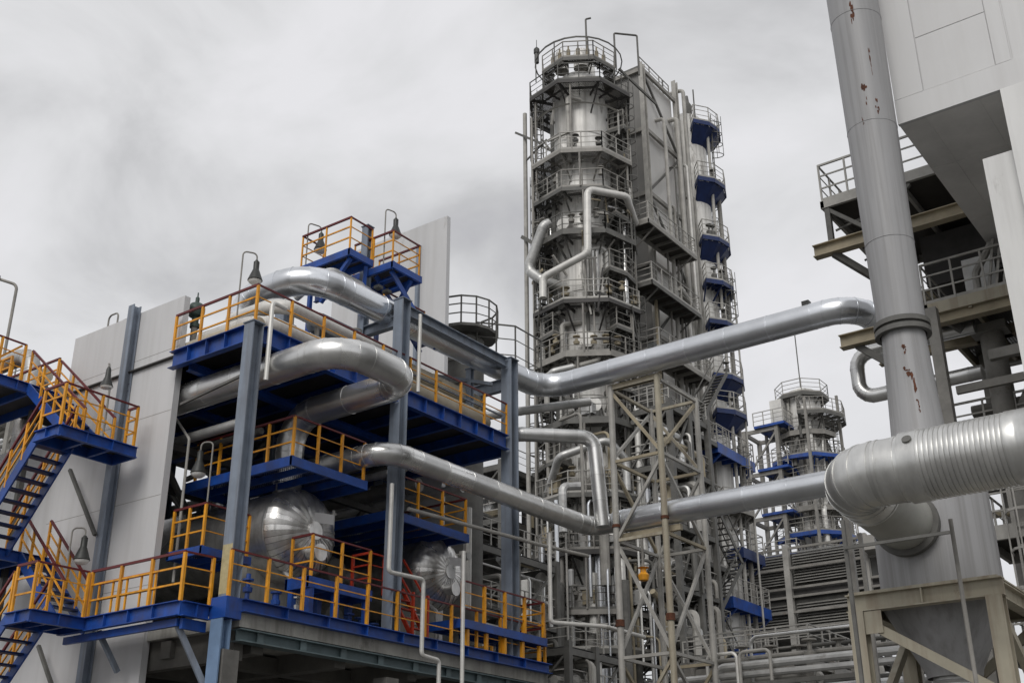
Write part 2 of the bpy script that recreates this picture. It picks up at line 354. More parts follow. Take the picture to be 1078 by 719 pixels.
mb = MB(); mb.ibeam((X0-0.02,YA-0.15,0),(X0-0.02,YA-0.15,6.9),0.4,0.3,0.04,Vector((0,1,0))); mb.build('column', LSTEEL, st)
MB().box(X0-0.175,X0+0.175,YA-0.184,YA-0.1805,7.5,8.7).build('painted_foot', mat('faded_yellow_paint', (0.42,0.36,0.20), .6, 0, .3, 3.0), st)
# concrete slab with teal steel edge
MB().box(-37, X0+0.16, YA+0.26, 31.95, 6.78, 7.14).build('slab', CONC, st)
mb = MB(); mb.ibeam((X0+0.02,YA+0.3,6.60),(X0+0.02,31.9,6.60),0.34,0.30,0.03)
for k in range(9): mb.bar((X0+0.1,YA+1.0+k*1.45,6.48),(X0+0.1,YA+1.0+k*1.45,6.72),0.03,0.2)
mb.build('slab_beam', TEAL, st)
mb = MB()
for k in range(5): mb.bar((-36.5,YA+1.2+k*2.9,6.53),(X0-0.2,YA+1.2+k*2.9,6.53),0.4,0.5)
for x in (-24.5, -27.3, -32): mb.bar((x,YA+0.3,6.5),(x,31.9,6.5),0.38,0.42)
mb.bar((-36.5,YA+0.6,6.42),(X0-0.2,YA+0.6,6.42),0.3,0.7)
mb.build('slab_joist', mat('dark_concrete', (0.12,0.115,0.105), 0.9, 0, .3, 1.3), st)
# front blue kerb beam, deck 7.2
mb = MB(); edge_beam(mb, (X0+0.2,YA+0.2,7.26), (X0+0.2,31.95,7.26), 0.30, fl=0.2, ribs=1.6); mb.build('deck_edge', BLUE, st)
MB().box(X0-0.33,X0+0.24,YA-0.27,YA+0.22,6.92,7.42).build('deck_edge', BLUE, st)
guard([(X0+0.2,YA-0.2,7.42),(X0+0.16,31.8,7.42),(-25,31.8,7.42)], st, sp=1.22, pw=0.085, h=1.12)
# upper deck 14.6
mb = MB()
edge_beam(mb, (X0+0.03,YA+0.25,14.36), (X0+0.03,YB-0.24,14.36), 0.5, fl=0.2, ribs=1.0)
edge_beam(mb, (X0+0.03,YB+0.24,14.36), (X0+0.03,YC-0.28,14.36), 0.5, fl=0.2, ribs=1.0)
edge_beam(mb, (-25.2,YA,14.36), (X0-0.24,YA,14.36), 0.5, fl=0.2, ribs=1.0)
edge_beam(mb, (X0-0.3,YC+0.1,14.36), (-32,YC+0.1,14.36), 0.5, fl=0.2, ribs=1.2)
mb.build('deck_edge', BLUE, st)
mb = MB()
for k in range(1, 8):
    mb.ibeam((X0-0.05,YA+k*1.43,14.38),(-33,YA+k*1.43,14.38),0.14,0.3,0.02)
for x in (-24.6, -27.3, -30): mb.ibeam((x,YA+0.1,14.1),(x,YC,14.1),0.2,0.24,0.02)
mb.build('deck_joist', BLUE, st)
MB().box(-33.2, X0-0.03, YA+0.05, YC+0.05, 14.565, 14.60).build('deck_plate', DARK, st)
guard([(-25.25,YA,14.62),(X0+0.02,YA,14.62),(X0+0.02,YC-0.2,14.62)], st, sp=1.3, pw=0.075, h=1.16)
# roof beams
mb = MB()
mb.ibeam((X0,YB+0.25,17.27),(X0,YC-0.27,17.27),0.24,0.34,0.025); mb.ibeam((X0-0.55,YB+0.25,17.36),(X0-0.55,YC-0.27,17.36),0.1,0.14,0.015)
mb.ibeam((X0-0.24,YB,16.9),(-27.1,YB,16.9),0.22,0.34,0.025); mb.ibeam((X0-0.27,YC,16.6),(-27.1,YC,16.6),0.22,0.42,0.025)
mb.ibeam((-27.3,YB+0.24,16.9),(-27.3,YC-0.3,16.9),0.22,0.34,0.025)
mb.bar((X0-0.1,YB+0.3,15.35),(X0-0.1,YC-0.3,15.35),0.05,0.05)
mb.bar((X0-0.3,YC-0.6,16.45),(-24.2,YB+2.6,16.6),0.12,0.12); mb.bar((-23.2,YB+0.1,16.0),(-24.9,YB+0.1,16.75),0.1,0.1)
mb.build('roof_beam', STEEL, st)
mb = MB()
for y0, y1 in ((YA, YB), (YB, YC)):
    mb.bar((-27.3,y0+0.3,7.6),(-27.3,y1-0.3,14.0),0.14,0.14); mb.bar((-27.3,y1-0.34,7.6),(-27.3,y0+0.34,14.0),0.13,0.13)
mb.bar((-24.7,YA+0.05,13.0),(X0-0.25,YA+0.05,13.0+0.28),0.06,0.07)
mb.build('brace', DGREY, st)
# platform over the first vessel (z 11.45)
def small_deck(x0, x1, y0, y1, z, open_sides, edge=0.27, m=BLUE, sp=1.05, h=1.12, pw=0.075, grm=GR_B):
    mb = MB()
    for p, q in (((x1,y0,z-edge/2),(x1,y1,z-edge/2)), ((x0,y0,z-edge/2),(x1,y0,z-edge/2)), ((x0,y1,z-edge/2),(x1,y1,z-edge/2)), ((x0,y0,z-edge/2),(x0,y1,z-edge/2))):
        mb.bar(p, q, 0.09, edge, ov=0.045)
    k = max(2, int((y1-y0)/0.7))
    for i in range(1, k): mb.bar((x0,y0+(y1-y0)*i/k,z-edge*0.55),(x1,y0+(y1-y0)*i/k,z-edge*0.55),0.06,edge*0.7)
    o = mb.build('platform', m, st)
    MB().box(x0+.05, x1-.05, y0+.05, y1-.05, z-0.02, z+0.012).build('grating', grm, o)
    ps = []
    guard(open_sides, st, sp=sp, h=h, pw=pw); return o
small_deck(-26.4, -22.1, 20.55, 23.4, 11.5, [(-26.0,20.55,11.5),(-22.1,20.55,11.5),(-22.1,23.3,11.5)])
small_deck(-27.5, -22.5, 25.0, 28.6, 11.1, [(-22.5,25.0,11.1),(-22.5,28.5,11.1),(-25.5,28.5,11.1)])
small_deck(-25.15, -23.85, 19.3, 20.9, 9.1, [(-25.1,19.3,9.1),(-23.85,19.3,9.1),(-23.85,20.8,9.1)], edge=0.22, sp=0.8)
# little access stand in front of the first vessel
o = small_deck(-23.0, -22.2, 21.55, 23.9, 8.5, [(-22.95,21.6,8.5),(-22.2,21.6,8.5),(-22.2,23.85,8.5)], edge=0.3)
mb = MB()
for x in (-22.9,-22.25):
    for y in (21.65, 22.6, 23.8): mb.bar((x,y,7.2),(x,y,8.21),0.16)
mb.build('stand_leg', BLUE, st)
a, b = rail_mb([(-23.0,24.0,8.5),(-22.35,24.0,8.5),(-22.35,24.6,8.5)], sp=0.8, pw=0.08); a.add(b.v,b.f); a.build('guardrail', ORED, st)
# raised stand at the far end of the front
small_deck(-22.9, -21.62, 27.3, 31.6, 8.18, [(-21.62,27.3,8.18),(-21.62,31.5,8.18),(-22.9,31.5,8.18)], edge=0.26, sp=0.95, pw=0.1)
mb = MB()
for k in range(5): mb.bar((-21.68,27.6+k*0.93,7.42),(-21.68,27.6+k*0.93,7.91),0.1)
mb.build('stand_leg', YEL, st)
# orange steps by the second vessel
mb = MB()
for y in (25.5, 26.15):
    mb.bar((-22.0,y,7.42),(-23.0,y,9.0),0.06,0.12); mb.bar((-22.0,y,7.42),(-22.0,y,8.7),0.07); mb.bar((-22.0,y,8.5),(-23.0,y,9.9),0.05,0.05)
for k in range(5): mb.bar((-22.1-k*0.2,25.5,7.7+k*0.3),(-22.1-k*0.2,26.15,7.7+k*0.3),0.16,0.03)
mb.build('steps', ORED, st)
# top platforms z ~19.1
small_deck(-25.2, -23.0, 23.15, 24.15, 19.15, [(-25.15,24.1,19.15),(-25.15,23.15,19.15),(-23.02,23.15,19.15),(-23.02,24.15,19.15)], edge=0.24, sp=0.95, pw=0.05, grm=GR_D)
small_deck(-24.3, -22.5, 24.6, 25.95, 19.15, [(-24.2,24.6,19.15),(-22.52,24.6,19.15),(-22.52,25.9,19.15),(-24.3,25.9,19.15)], edge=0.24, sp=0.9, pw=0.05, grm=GR_D)
mb = MB()
for x in (-23.3, -22.65): mb.bar((x,24.7,18.9),(x,27.0,17.0),0.05,0.2)
for k in range(8): mb.bar((-23.27,24.9+k*0.27,18.7-k*0.225),(-22.68,24.9+k*0.27,18.7-k*0.225),0.2,0.03)
mb.build('stair_flight', BLUE, st)
for p_, q_ in (((-24.9,23.4,18.9),(-24.9,23.4,14.6)), ((-23.1,23.3,18.9),(-24.3,23.3,17.7)), ((-22.6,25.6,18.9),(-23.7,25.6,17.4)), ((-24.2,25.8,18.9),(-24.2,25.8,14.6)), ((-23.1,24.0,18.9),(-23.5,24.3,17.4))):
    MB().bar(p_, q_, 0.12, 0.12).build('deck_strut', BLUE, st)
MB().ibeam((-25.2,23.9,18.3),(-23.6,23.9,18.3),.14,.24,.02).build('deck_strut', BLUE, st)
MB().pipe([(-25.0,22.9,17.9),(-23.6,22.9,18.5),(-23.3,24.0,18.3),(-23.3,25.6,18.0)], .12, bend=.3, n=10).build('deck_pipe', ALUW, st)
guard([(-23.1,24.9,17.4),(-23.1,26.9,17.4),(-24.4,26.9,17.4)], st, sp=0.9, pw=0.05, h=1.0)
# catwalk along the near clad wall
cw = thing('catwalk', 'blue catwalk with yellow guardrail running low along the near white wall', 'walkway', (-25.9,17.6,7.2))
mb = MB(); edge_beam(mb, (-26.9,17.6,7.06),(-22.3,17.6,7.06),0.34,fl=0.14,ribs=0.95); edge_beam(mb, (-22.3,17.62,7.06),(-22.3,18.44,7.06),0.34,fl=0.14,ribs=0.5)
mb.bar((-26.9,17.75,6.78),(-22.5,17.75,6.78),0.10,0.18); mb.bar((-22.4,17.75,6.74),(-22.4,18.45,6.74),0.1,0.24)
mb.build('deck_edge', BLUE, cw)
MB().box(-26.9,-22.33,17.64,18.5,7.16,7.2).build('deck', DARK, cw)
mb = MB(); mb.bar((-22.6,17.8,6.75),(-22.3,18.6,5.3),0.09,0.14); mb.bar((-25.6,17.8,6.9),(-25.6,18.5,6.0),0.1,0.12); mb.build('bracket', STEEL, cw)
guard([(-25.9,17.62,7.24),(-22.35,17.62,7.24),(-22.3,18.44,7.24)], cw, sp=1.15, pw=0.085, h=1.16)
guard([(-25.6,17.66,7.24),(-23.4,17.66,7.24)], cw, mt=ORED, sp=0.62, pw=0.05, h=0.82, mids=(0.5,))

# near clad wall and far clad wall (things of their own)
nw = thing('clad_wall', 'near tall light grey clad wall standing behind the blue staircase', 'wall', (-28,18.9,0), 'clad walls of the vessel deck')
mb = MB(); mb.box(-30.38,-25.22,18.88,19.08,5.55,16.48)
mb.build('wall_panel', CLAD, nw)
MB().box(-34.6,-30.38-0.003,18.90,19.06,0.2,13.35).build('wall_panel', CLAD, nw)
MB().box(-30.38,-25.22,18.90,19.06,0.2,5.546).build('wall_panel', CLAD, nw)
mb = MB()
for z in (8.2, 10.6, 13.0, 14.9): mb.box(-30.36,-25.24,18.877,18.884,z,z+0.012)
mb.build('panel_joint', GREY, nw)
mb = MB(); mb.ibeam((-27.3,18.72,0),(-27.3,18.72,16.66),0.26,0.26,0.03,Vector((0,1,0))); mb.build('post', STEEL, nw)
fw = thing('clad_wall', 'far tall grey clad wall rising behind the lamps above the upper pipes', 'wall', (-28,30.6,0), 'clad walls of the vessel deck')
MB().box(-31.2,-25.2,30.55,30.75,7.3,24.5).build('wall_panel', CLAD, fw)
MB().box(-36,-27.3,30.75,30.9,7.3,20).build('wall_panel', CLAD, fw)
mb = MB(); mb.bar((-26.55,30.48,7.3),(-26.55,30.48,23.6),0.14,0.14); mb.build('post', STEEL, fw)

# ------------------------------------------------------------------ horizontal vessels
def vessel(y, z, r, xf, xb, label):
    t = thing('horizontal_vessel', label, 'vessel', ((xf+xb)/2, y, 7.2), 'horizontal silver vessels on the deck')
    MB().lathe([(r,0),(r,xf-xb)], (xb,y,z), 40, (1,0,0)).build('shell', VES, t)
    # dished head with raised sheet segments
    n = 44; mb = MB(); vs = []; fs = []; prof = [(1.0,0),(0.97,0.16),(0.88,0.30),(0.72,0.42),(0.5,0.51),(0.28,0.55),(0.12,0.565)]
    for k in range(n):
        t0, t1 = 2*math.pi*k/n, 2*math.pi*(k+1)/n-0.008; tilt = 0.014*r*(1 if k % 2 else 0.2)
        o_ = len(mb.v); vv = []
        for i, (q, h) in enumerate(prof):
            for tt, ex in ((t0, tilt), ((t0+t1)/2, tilt*0.6), (t1, 0.0)):
                vv.append((xf+h*r+ex*0.7, y+math.cos(tt)*q*(r+ex), z+math.sin(tt)*q*(r+ex)))
        ff = []
        for i in range(len(prof)-1):
            for j in (0,1): ff.append((i*3+j, i*3+j+1, (i+1)*3+j+1, (i+1)*3+j))
        fb = len(mb.f); mb.add(vv, ff)
        tv = rnd.uniform(-1,1)
        for q_ in range(fb, len(mb.f)): mb.t[q_] = tv
    hd = mb.build('head', VES, t)
    MB().lathe([(0.2*r,0.52*r),(0.2*r,0.60*r),(0.0,0.60*r)], (xf,y,z), 20, (1,0,0)).build('head_cap', VES, hd)
    MB().lathe([(r*1.012,-0.05),(r*1.02,0.0),(r*1.012,0.05)], (xf,y,z), 40, (1,0,0)).build('seam_band', ALU, hd)
    mb = MB()
    for x in (xf-0.9, xb+1.2): mb.box(x-0.2,x+0.2,y-r*0.85,y+r*0.85,7.15,z-r*0.6)
    mb.build('saddle', CONC, t)
    # name plate on the head, leaning with it
    c = Vector((xf+0.62*r, y+0.20*r, z+0.30*r)); nn = Vector((0.9,-0.42,-0.1)).normalized()
    a = Z.cross(nn).normalized(); b = nn.cross(a); wv, hv = 0.25*r, 0.11*r
    q = [c+a*sx*wv*0.9+b*sy*hv+nn*dd for dd in (0,0.02) for sx,sy in ((-1,-1),(1,-1),(1,1),(-1,1))]
    pl = MB().add(q, [(3,2,1,0),(4,5,6,7),(0,1,5,4),(1,2,6,5),(2,3,7,6),(3,0,4,7)]).build('nameplate', WHITE, t)
    mb = MB(); mb.bar((c+nn*0.01),(c-nn*0.28*r),0.05); mb.build('plate_bracket', DGREY, t)
    MB().pipe([(xf+0.1,y-r*.35,z-r*.9),(xf+0.5,y-r*.35,z-r*1.15),(xf+0.5,y-r*.35,7.2)], .07, bend=.15, n=8).build('drain', ALUW, t)
    mb = MB(); mb.tube((xf+.25,y+r*.9,z-.2),(xf+.25,y+r*.9,z+.9),.05,8); mb.tube((xf-.1,y+r*.8,z+.8),(xf+.3,y+r*.95,z+.8),.04,8); mb.tube((xf-.1,y+r*.8,z-.1),(xf+.3,y+r*.95,z-.1),.04,8); mb.build('level_gauge', WPIPE, t)
    MB().tube((xb+(xf-xb)*0.55,y,z+r*0.95),(xb+(xf-xb)*0.55,y,z+r+0.8),0.22,14).build('nozzle', ALU, t)
    mb = MB(); mb.tube((xf+0.5*r,y-0.05,z-0.5*r),(xf+0.78*r,y-0.05,z-0.52*r),0.15*r,18); mb.tube((xf+0.78*r,y-0.05,z-0.52*r),(xf+0.83*r,y-0.05,z-0.52*r),0.19*r,18)
    mb.build('manway', VES, t)
    return t
vessel(22.46, 10.02, 1.27, -23.75, -31.5, 'first and larger silver vessel head, nearest the left corner column')
vessel(28.5, 9.98, 1.14, -23.75, -31.5, 'second silver vessel head, between the two right columns of the structure')

# dark equipment inside the structure, behind the vessels
t = thing('heat_exchanger', 'dark stacked heat exchangers deep inside the steel structure between the vessels', 'equipment', (-28,25,7.2))
for zz in (8.2, 9.6): MB().lathe([(0.0,-0.3),(0.4,-0.22),(0.52,0),(0.52,8.2)], (-25.0,25.2,zz), 20, (-1,0,0)).build('shell', DGREY, t)
mb = MB()
for x in (-26,-30): mb.box(x-.15,x+.15,24.7,25.7,7.16,9.3)
mb.build('saddle', DARK, t)
t = thing('pipe_rack', 'rack of dim pipes crossing under the upper deck of the steel structure', 'pipe rack', (-29,24,7.2))
mb = MB()
for k, (y, z, r) in enumerate(((20.0,12.6,.14),(20.6,12.5,.1),(24.9,12.7,.2),(25.6,12.5,.12),(26.6,13.0,.16),(27.6,12.7,.22),(29.2,12.9,.16),(23.2,10.4,.1),(25.4,13.4,.1),(29.6,10.7,.13))):
    MB().tube((-34,y,z),(-23.2-0.25*(k%3),y,z),r,12).build('pipe', (ALUW,DGREY,GREY)[k%3], t)
for k in range(26):
    x = rnd.uniform(-31,-25.2); y = rnd.choice((19.6,20.4,24.6,25.0,25.9,26.4,29.5,29.9,23.6)); r = rnd.choice((.04,.06,.09))
    MB().pipe([(x,y,7.2+rnd.uniform(0,2)),(x,y,rnd.uniform(11,13.9)),(x-1.2,y,rnd.uniform(13,14))], r, n=8, seg=3).build('pipe', rnd.choice((GREY,DGREY,ALUW,LGREY)), t)
mb = MB()
for x in (-26,-29.5,-33): mb.bar((x,19.2,12.3),(x,30.2,12.3),0.16,0.2)
for x in (-26,-29.5,-33): mb.bar((x,24.4,7.2),(x,24.4,12.2),0.16)
mb.build('rack_frame', DARK, t)
t = thing('clad_wall', 'added dark rear wall that keeps the back of the vessel deck dim', 'wall', (-36.4,25,7.2), 'clad walls of the vessel deck')
MB().box(-36.6,-36.4,19.1,30.5,0.2,14.0).build('wall_panel', DGREY, t)  # wall added across the back so the deck interior stays dark
t = thing('pump_set', 'row of shadowed pumps on plinths beneath the concrete slab', 'pump', (-24,25,0))
for k in range(4):
    y = 20.6+k*2.7
    mb = MB(); mb.lathe([(0,0),(.3,.02),(.34,.2),(.34,1.0),(.2,1.2),(.2,1.5),(0,1.5)], (-24.6,y,0.8), 16, (1,0,0)); mb.box(-24.9,-22.9,y-.4,y+.4,0,0.45)
    mb.build('pump', DARK, t)
t = thing('valve_set', 'cluster of small valves and stubs behind the front railing below the vessels', 'valve', (-22.6,24,7.2))
for k in range(15):
    y = 19.4+k*.8+rnd.uniform(-.2,.2); x = -22.5-rnd.random()*.7; h = rnd.uniform(.4,1.3)
    mb = MB(); mb.tube((x,y,7.15),(x,y,7.2+h),rnd.choice((.04,.06,.09)),8); mb.lathe([(0,0),(.12,.02),(.13,.13),(.05,.17),(.05,.3),(.15,.31),(.15,.35),(0,.35)],(x,y,7.2+h*.6),10); mb.build('valve', rnd.choice((GREY,WPIPE,BLUE,DGREY,ALUW)), t)
for k in range(4):
    y = 19.6+k*3.1; MB().pipe([(-23.2,y,7.5),(-22.4,y,7.5),(-22.4,y+2.2,7.5),(-22.4,y+2.2,8.4)], .08, bend=.2, n=8).build('pipe', rnd.choice((ALUW,WPIPE,GREY)), t)

# ------------------------------------------------------------------ equipment on the upper deck
t = thing('deck_exchanger', 'cream jacketed exchangers lying on the upper deck behind its right-hand railing', 'equipment', (-23.4,27.5,14.6))
for x, z, r, m in ((-22.75,15.2,.36,CREAM),(-23.7,15.5,.45,ALUW),(-23.1,16.0,.3,CREAM)):
    MB().lathe([(0,-.3),(r*.7,-.22),(r,0),(r,4.6),(r*.7,4.82),(0,4.9)], (x,25.0,z), 20, (0,1,0)).build('shell', m, t)
mb = MB()
for y in (25.6, 28.6): mb.box(-25.0,-22.8,y-.12,y+.12,14.6,15.0)
mb.build('saddle', DGREY, t)
mb = MB()
for k in range(7): mb.tube((-22.9-.3*(k%3),25.2+.75*k,15.2),(-22.9-.3*(k%3),25.2+.75*k,16.1),.06,8); mb.lathe([(.14,0),(.14,.05),(.05,.08),(.05,.2)],(-22.9-.3*(k%3),25.2+.75*k,16.0),10)
mb.build('valve', TAN, t)
t = thing('pipe_manifold', 'white pipe manifold with valves on the upper deck, left behind the corner railing', 'pipe', (-23.6,20,14.6))
MB().pipe([(-25.0,19.5,15.2),(-22.6,19.5,15.2),(-22.6,23.6,15.2),(-24.5,23.6,15.2)], .25, n=16, seams=1.0).build('pipe', WPIPE, t)
MB().pipe([(-24.6,20.1,15.95),(-22.55,20.1,15.95),(-22.55,25.4,15.95),(-24,25.4,15.95)], .21, n=14, seams=1.1).build('pipe', WPIPE, t)
MB().pipe([(-24.6,20.6,16.4),(-23.2,20.6,16.4),(-23.2,24.6,16.3)], .15, n=12, seams=1).build('pipe', ALUW, t)
MB().pipe([(-25.5,19.3,14.95),(-22.4,19.3,14.95)], .22, n=14).build('pipe', CREAM, t)
mb = MB()
for y, h in ((20.6,.7),(21.6,.9),(22.6,.6),(23.2,1.0)):
    mb.tube((-22.6,y,15.2),(-22.6,y,15.2+h),.07,8); mb.lathe([(.0,0),(.16,.02),(.16,.12),(.06,.16),(.06,.3)],(-22.6,y,15.3),12); mb.lathe([(.17,0),(.19,.03),(.17,.06)],(-22.6,y,15.2+h),14)
mb.build('valve', GREY, t)
mb = MB(); mb.lathe([(0,-.3),(.3,-.22),(.36,0),(.36,1.5),(.3,1.7),(0,1.8)],(-23.6,22.6,16.5),18,(0,1,0)); mb.build('drum', STEEL, t)
t = thing('relief_valve', 'dark green domed relief valve standing above the left end of the upper railing', 'valve', (-25.45,19.5,14.6))
MB().tube((-25.45,19.5,14.6),(-25.45,19.5,15.9),.1,10).build('stem', GREY, t)
mb = MB(); mb.lathe([(.14,0),(.14,.12),(.1,.14),(.1,.3),(.2,.36),(.25,.48),(.25,.62),(.18,.74),(.06,.8),(.06,.95),(.02,1.0),(.02,1.12),(0,1.12)],(-25.45,19.5,15.75),16); mb.build('bonnet', GREENV, t)
t = thing('loop_ladder_top', 'small grey hooped ladder top peeking over the near white wall', 'ladder', (-31.2,21,14))
mb = MB()
for y in (20.8,21.3): mb.pipe([(-31.2,y,14),(-31.2,y,18.35),(-31.7,y,18.35),(-31.7,y,17.3)], .03, bend=.15, n=6, seg=4)
for k in range(9): mb.bar((-31.2,20.8,14.2+k*.45),(-31.2,21.3,14.2+k*.45),.03)
mb.build('ladder_rail', GREY, t)

# ------------------------------------------------------------------ big insulated pipes
def pipe_thing(name, label, pts, r, m=ALU, seams=1.05, bend=None, n=24, cat='pipe', clamps=(), seg=8):
    t = thing(name, label, cat, tuple(pts[0]), 'silver insulated pipes')
    MB().pipe(pts, r, bend if bend else r*2.6, n, seg, seams).build('jacket', m, t)
    return t
t1 = pipe_thing('insulated_pipe', 'longest silver pipe, running under the roof beam then high across to the right', 
    [(-25.2,25.6,15.75),(-25.35,21.15,15.75),(-25.35,21.15,17.3),(-22.62,21.15,17.3),(-22.62,33.2,17.5),(-10.6,33.2,17.55),(-10.6,37.0,17.4)], .43, ALU2, 1.5)
mb = MB()
for x, y in ((-18.0,33.2),(-12.3,33.2)): mb.box(x-.12,x+.12,y-.12,y+.12,17.96,18.12); mb.tube((x-.07,y,17.9),(x+.07,y,17.9),.16,10)
for y in (24.1, 24.5): mb.box(-22.72,-22.5,y-.1,y+.1,18.0,18.1)
mb.build('pipe_lug', LAMPK, t1)
pipe_thing('insulated_pipe', 'thick U-shaped silver pipe bulging out past the left corner column',
    [(-30,19.56,13.62),(-19.55,19.56,13.62),(-19.55,22.35,13.62),(-24.15,22.35,13.55),(-24.15,22.35,10.9)], .41, ALU, 1.3, bend=.95)
pipe_thing('insulated_pipe', 'silver pipe crossing in front of the middle column towards the lattice tower',
    [(-27.5,23.3,12.2),(-21.2,23.3,12.2),(-21.2,33.9,12.25),(-20.2,33.9,12.25)], .33, ALU, 1.2, bend=.75)
pipe_thing('insulated_pipe', 'silver pipe running right from the lattice tower to behind the fat corrugated duct',
    [(-20.15,33.9,12.25),(-7.4,33.9,12.25)], .40, ALU2, 1.5)
pipe_thing('insulated_pipe', 'silver pipe that leaves the right column and drops straight down beside the lattice tower',
    [(-23.6,30.9,15.15),(-22.38,31.37,15.2),(-20.5,33.15,15.2),(-20.35,33.3,12.0)], .25, ALU, 0.9, bend=.5)
pipe_thing('insulated_pipe', 'short silver pipe angled behind the right column below the long pipe',
    [(-24.5,31.2,16.2),(-21.5,34.6,17.2)], .16, ALUW, 0.8)
# small drains and risers in front of the structure
def small(label, pts, r, m, bend=.12, name='drain_pipe'):
    o = MB().pipe(pts, r, bend, 10, 4); ob = o.build(name, m); tag(ob, label, 'pipe'); return ob
small('thin white drain pipe with two bends beside the middle column', [(-21.0,23.3,11.2),(-21.0,23.3,8.75),(-21.0,24.75,8.8),(-21.0,24.75,6.75),(-21.0,25.5,6.7),(-21.0,25.5,4)], .06, WPIPE)
small('straight rusty white standpipe in front of the second vessel', [(-20.9,26.4,4),(-20.9,26.4,9.9)], .06, WPIPE)
small('white vent pipe hooked over the upper deck railing at its left corner', [(-21.75,19.6,15.35),(-21.75,19.1,15.35),(-21.75,19.1,13.1)], .065, WPIPE, name='vent_pipe')
small('bright thin pipe bending right beside the right column', [(-21.2,31.3,11.5),(-21.2,31.3,8.6),(-20.2,33.0,8.6),(-20.2,35.5,8.6)], .07, WPIPE)
small('white stub pipe standing on the upper railing by the middle column', [(-21.8,25.2,17.3),(-21.8,25.2,14.7)], .06, WPIPE, name='vent_pipe')
small('white vertical pipe behind the second vessel, seen between the right columns', [(-23.9,30.4,9.2),(-23.9,30.4,12.6)], .14, WPIPE, name='riser_pipe')
small('thin grey support pipe running below the sloping silver pipe', [(-21.6,24.7,10.9),(-21.3,31,11.05),(-20.9,33.2,11.05)], .06, LGREY, name='riser_pipe')

# small drum with a railed round platform behind the right end of the far wall
t = thing('railed_drum', 'dark drum with curved railing peeking out right of the far clad wall', 'equipment', (-26.7,33.6,7))
MB().lathe([(.8,0),(.8,13.4),(.5,13.8),(0,13.9)], (-26.7,33.6,7.2), 24).build('shell', DGREY, t)
mb = MB()
for zz_ in (17.6,18.6,19.6): mb.lathe([(.84,-.06),(.92,0),(.84,.06)], (-26.7,33.6,zz_), 24)
mb.build('band', GREY, t)
pts = [(-26.7+1.35*math.cos(k*math.pi/7-1.9), 33.6+1.35*math.sin(k*math.pi/7-1.9), 20.9) for k in range(9)]
guard1(pts, t, DGREY, sp=.8, pw=.055, h=1.15)
mb = MB(); mb.prism([(p_[0],p_[1]) for p_ in pts], 20.78, 20.9); mb.build('deck', DGREY, t)
guard1([(-25.9,33.4,19.2),(-24.9,34.6,19.2),(-24.9,36.4,19.2)], t, DGREY, sp=.9, pw=.055, h=2.0)
mb = MB(); mb.bar((-25.4,33.6,19.1),(-24.9,36.5,19.1),.5,.16); mb.bar((-25.2,34.6,0),(-25.2,34.6,19),.2); mb.build('walkway', DGREY, t)

# ------------------------------------------------------------------ stair tower at the left
s_ = thing('stair_tower', 'blue zigzag stair tower with yellow rails at the left edge', 'staircase', (-28.5,17,0))
def landing(x0, x1, y0, y1, z, rails):
    mb = MB(); e = .3
    edge_beam(mb, (x0,y0,z-e/2),(x1,y0,z-e/2), e, fl=.12, ribs=.8); edge_beam(mb, (x1,y0,z-e/2),(x1,y1,z-e/2), e, fl=.12, ribs=.8)
    mb.bar((x0,y1,z-e/2),(x1,y1,z-e/2),.06,e); mb.bar((x0,y0,z-e/2),(x0,y1,z-e/2),.06,e)
    for i in range(1,3): mb.bar((x0,y0+(y1-y0)*i/3,z-e*.6),(x1,y0+(y1-y0)*i/3,z-e*.6),.08,e*.7)
    o = mb.build('landing', BLUE, s_); MB().box(x0+.03,x1-.02,y0+.02,y1-.03,z-.02,z+.012).build('deck', DARK, o)
    for r_ in rails: guard(r_, s_, sp=1.0, pw=.075, h=1.15)
def flight(p, q, y0, y1, rl=True):
    """p,q: (x,z) of the lower and upper end"""
    n = int(abs(q[1]-p[1])/.235); mb = MB()
    for y in (y0, y1): mb.bar((p[0],y,p[1]-.1),(q[0],y,q[1]-.1),.05,.28)
    o = mb.build('stair_flight', BLUE, s_)
    tm = MB()
    for i in range(1, n):
        f_ = i/n; x = p[0]+(q[0]-p[0])*f_; z = p[1]+(q[1]-p[1])*f_
        tm.bar((x,y0+.03,z),(x,y1-.03,z),.27,.045)
    tm.build('tread', NAVY, o)
    for y in (y0, y1):
        a, b = MB(), MB(); k = 4; h = 1.05
        for i in range(k+1):
            f_ = i/k; x = p[0]+(q[0]-p[0])*f_; z = p[1]+(q[1]-p[1])*f_; a.bar((x,y,z),(x,y,z+h),.06)
        for m_ in (.36,.68): a.bar((p[0],y,p[1]+h*m_),(q[0],y,q[1]+h*m_),.04)
        b.bar((p[0],y,p[1]+h),(q[0],y,q[1]+h),.06)
        g_ = a.build('guardrail', YEL, s_); b.build('handrail', RED, g_)
XR, XL = -26.9, -29.2
landing(XR, -25.9, 16.05, 17.56, 7.22, [[(-25.9,17.5,7.22),(-25.9,16.05,7.22),(-26.7,16.05,7.22)]])
landing(XR, -25.9, 16.05, 18.4, 11.9, [[(-26.8,16.05,11.9),(-25.9,16.05,11.9),(-25.9,18.3,11.9),(-26.3,18.3,11.9)]])
landing(-31.2, XL, 16.05, 18.4, 9.35, [[(XL,16.05,9.35),(-31.1,16.05,9.35),(-31.1,18.3,9.35)]])
landing(-34, -30.0, 15.6, 18.4, 14.4, [[(-34,15.6,14.4),(-30.0,15.6,14.4),(-30.0,17.1,14.4)],[(-34,18.3,14.4),(-30.1,18.3,14.4)]])
flight((XR,7.22),(XL,9.35),17.5,18.3); flight((XL,9.35),(XR,11.9),16.1,17.1); flight((XR,11.9),(-30.0,14.4),17.35,18.3)
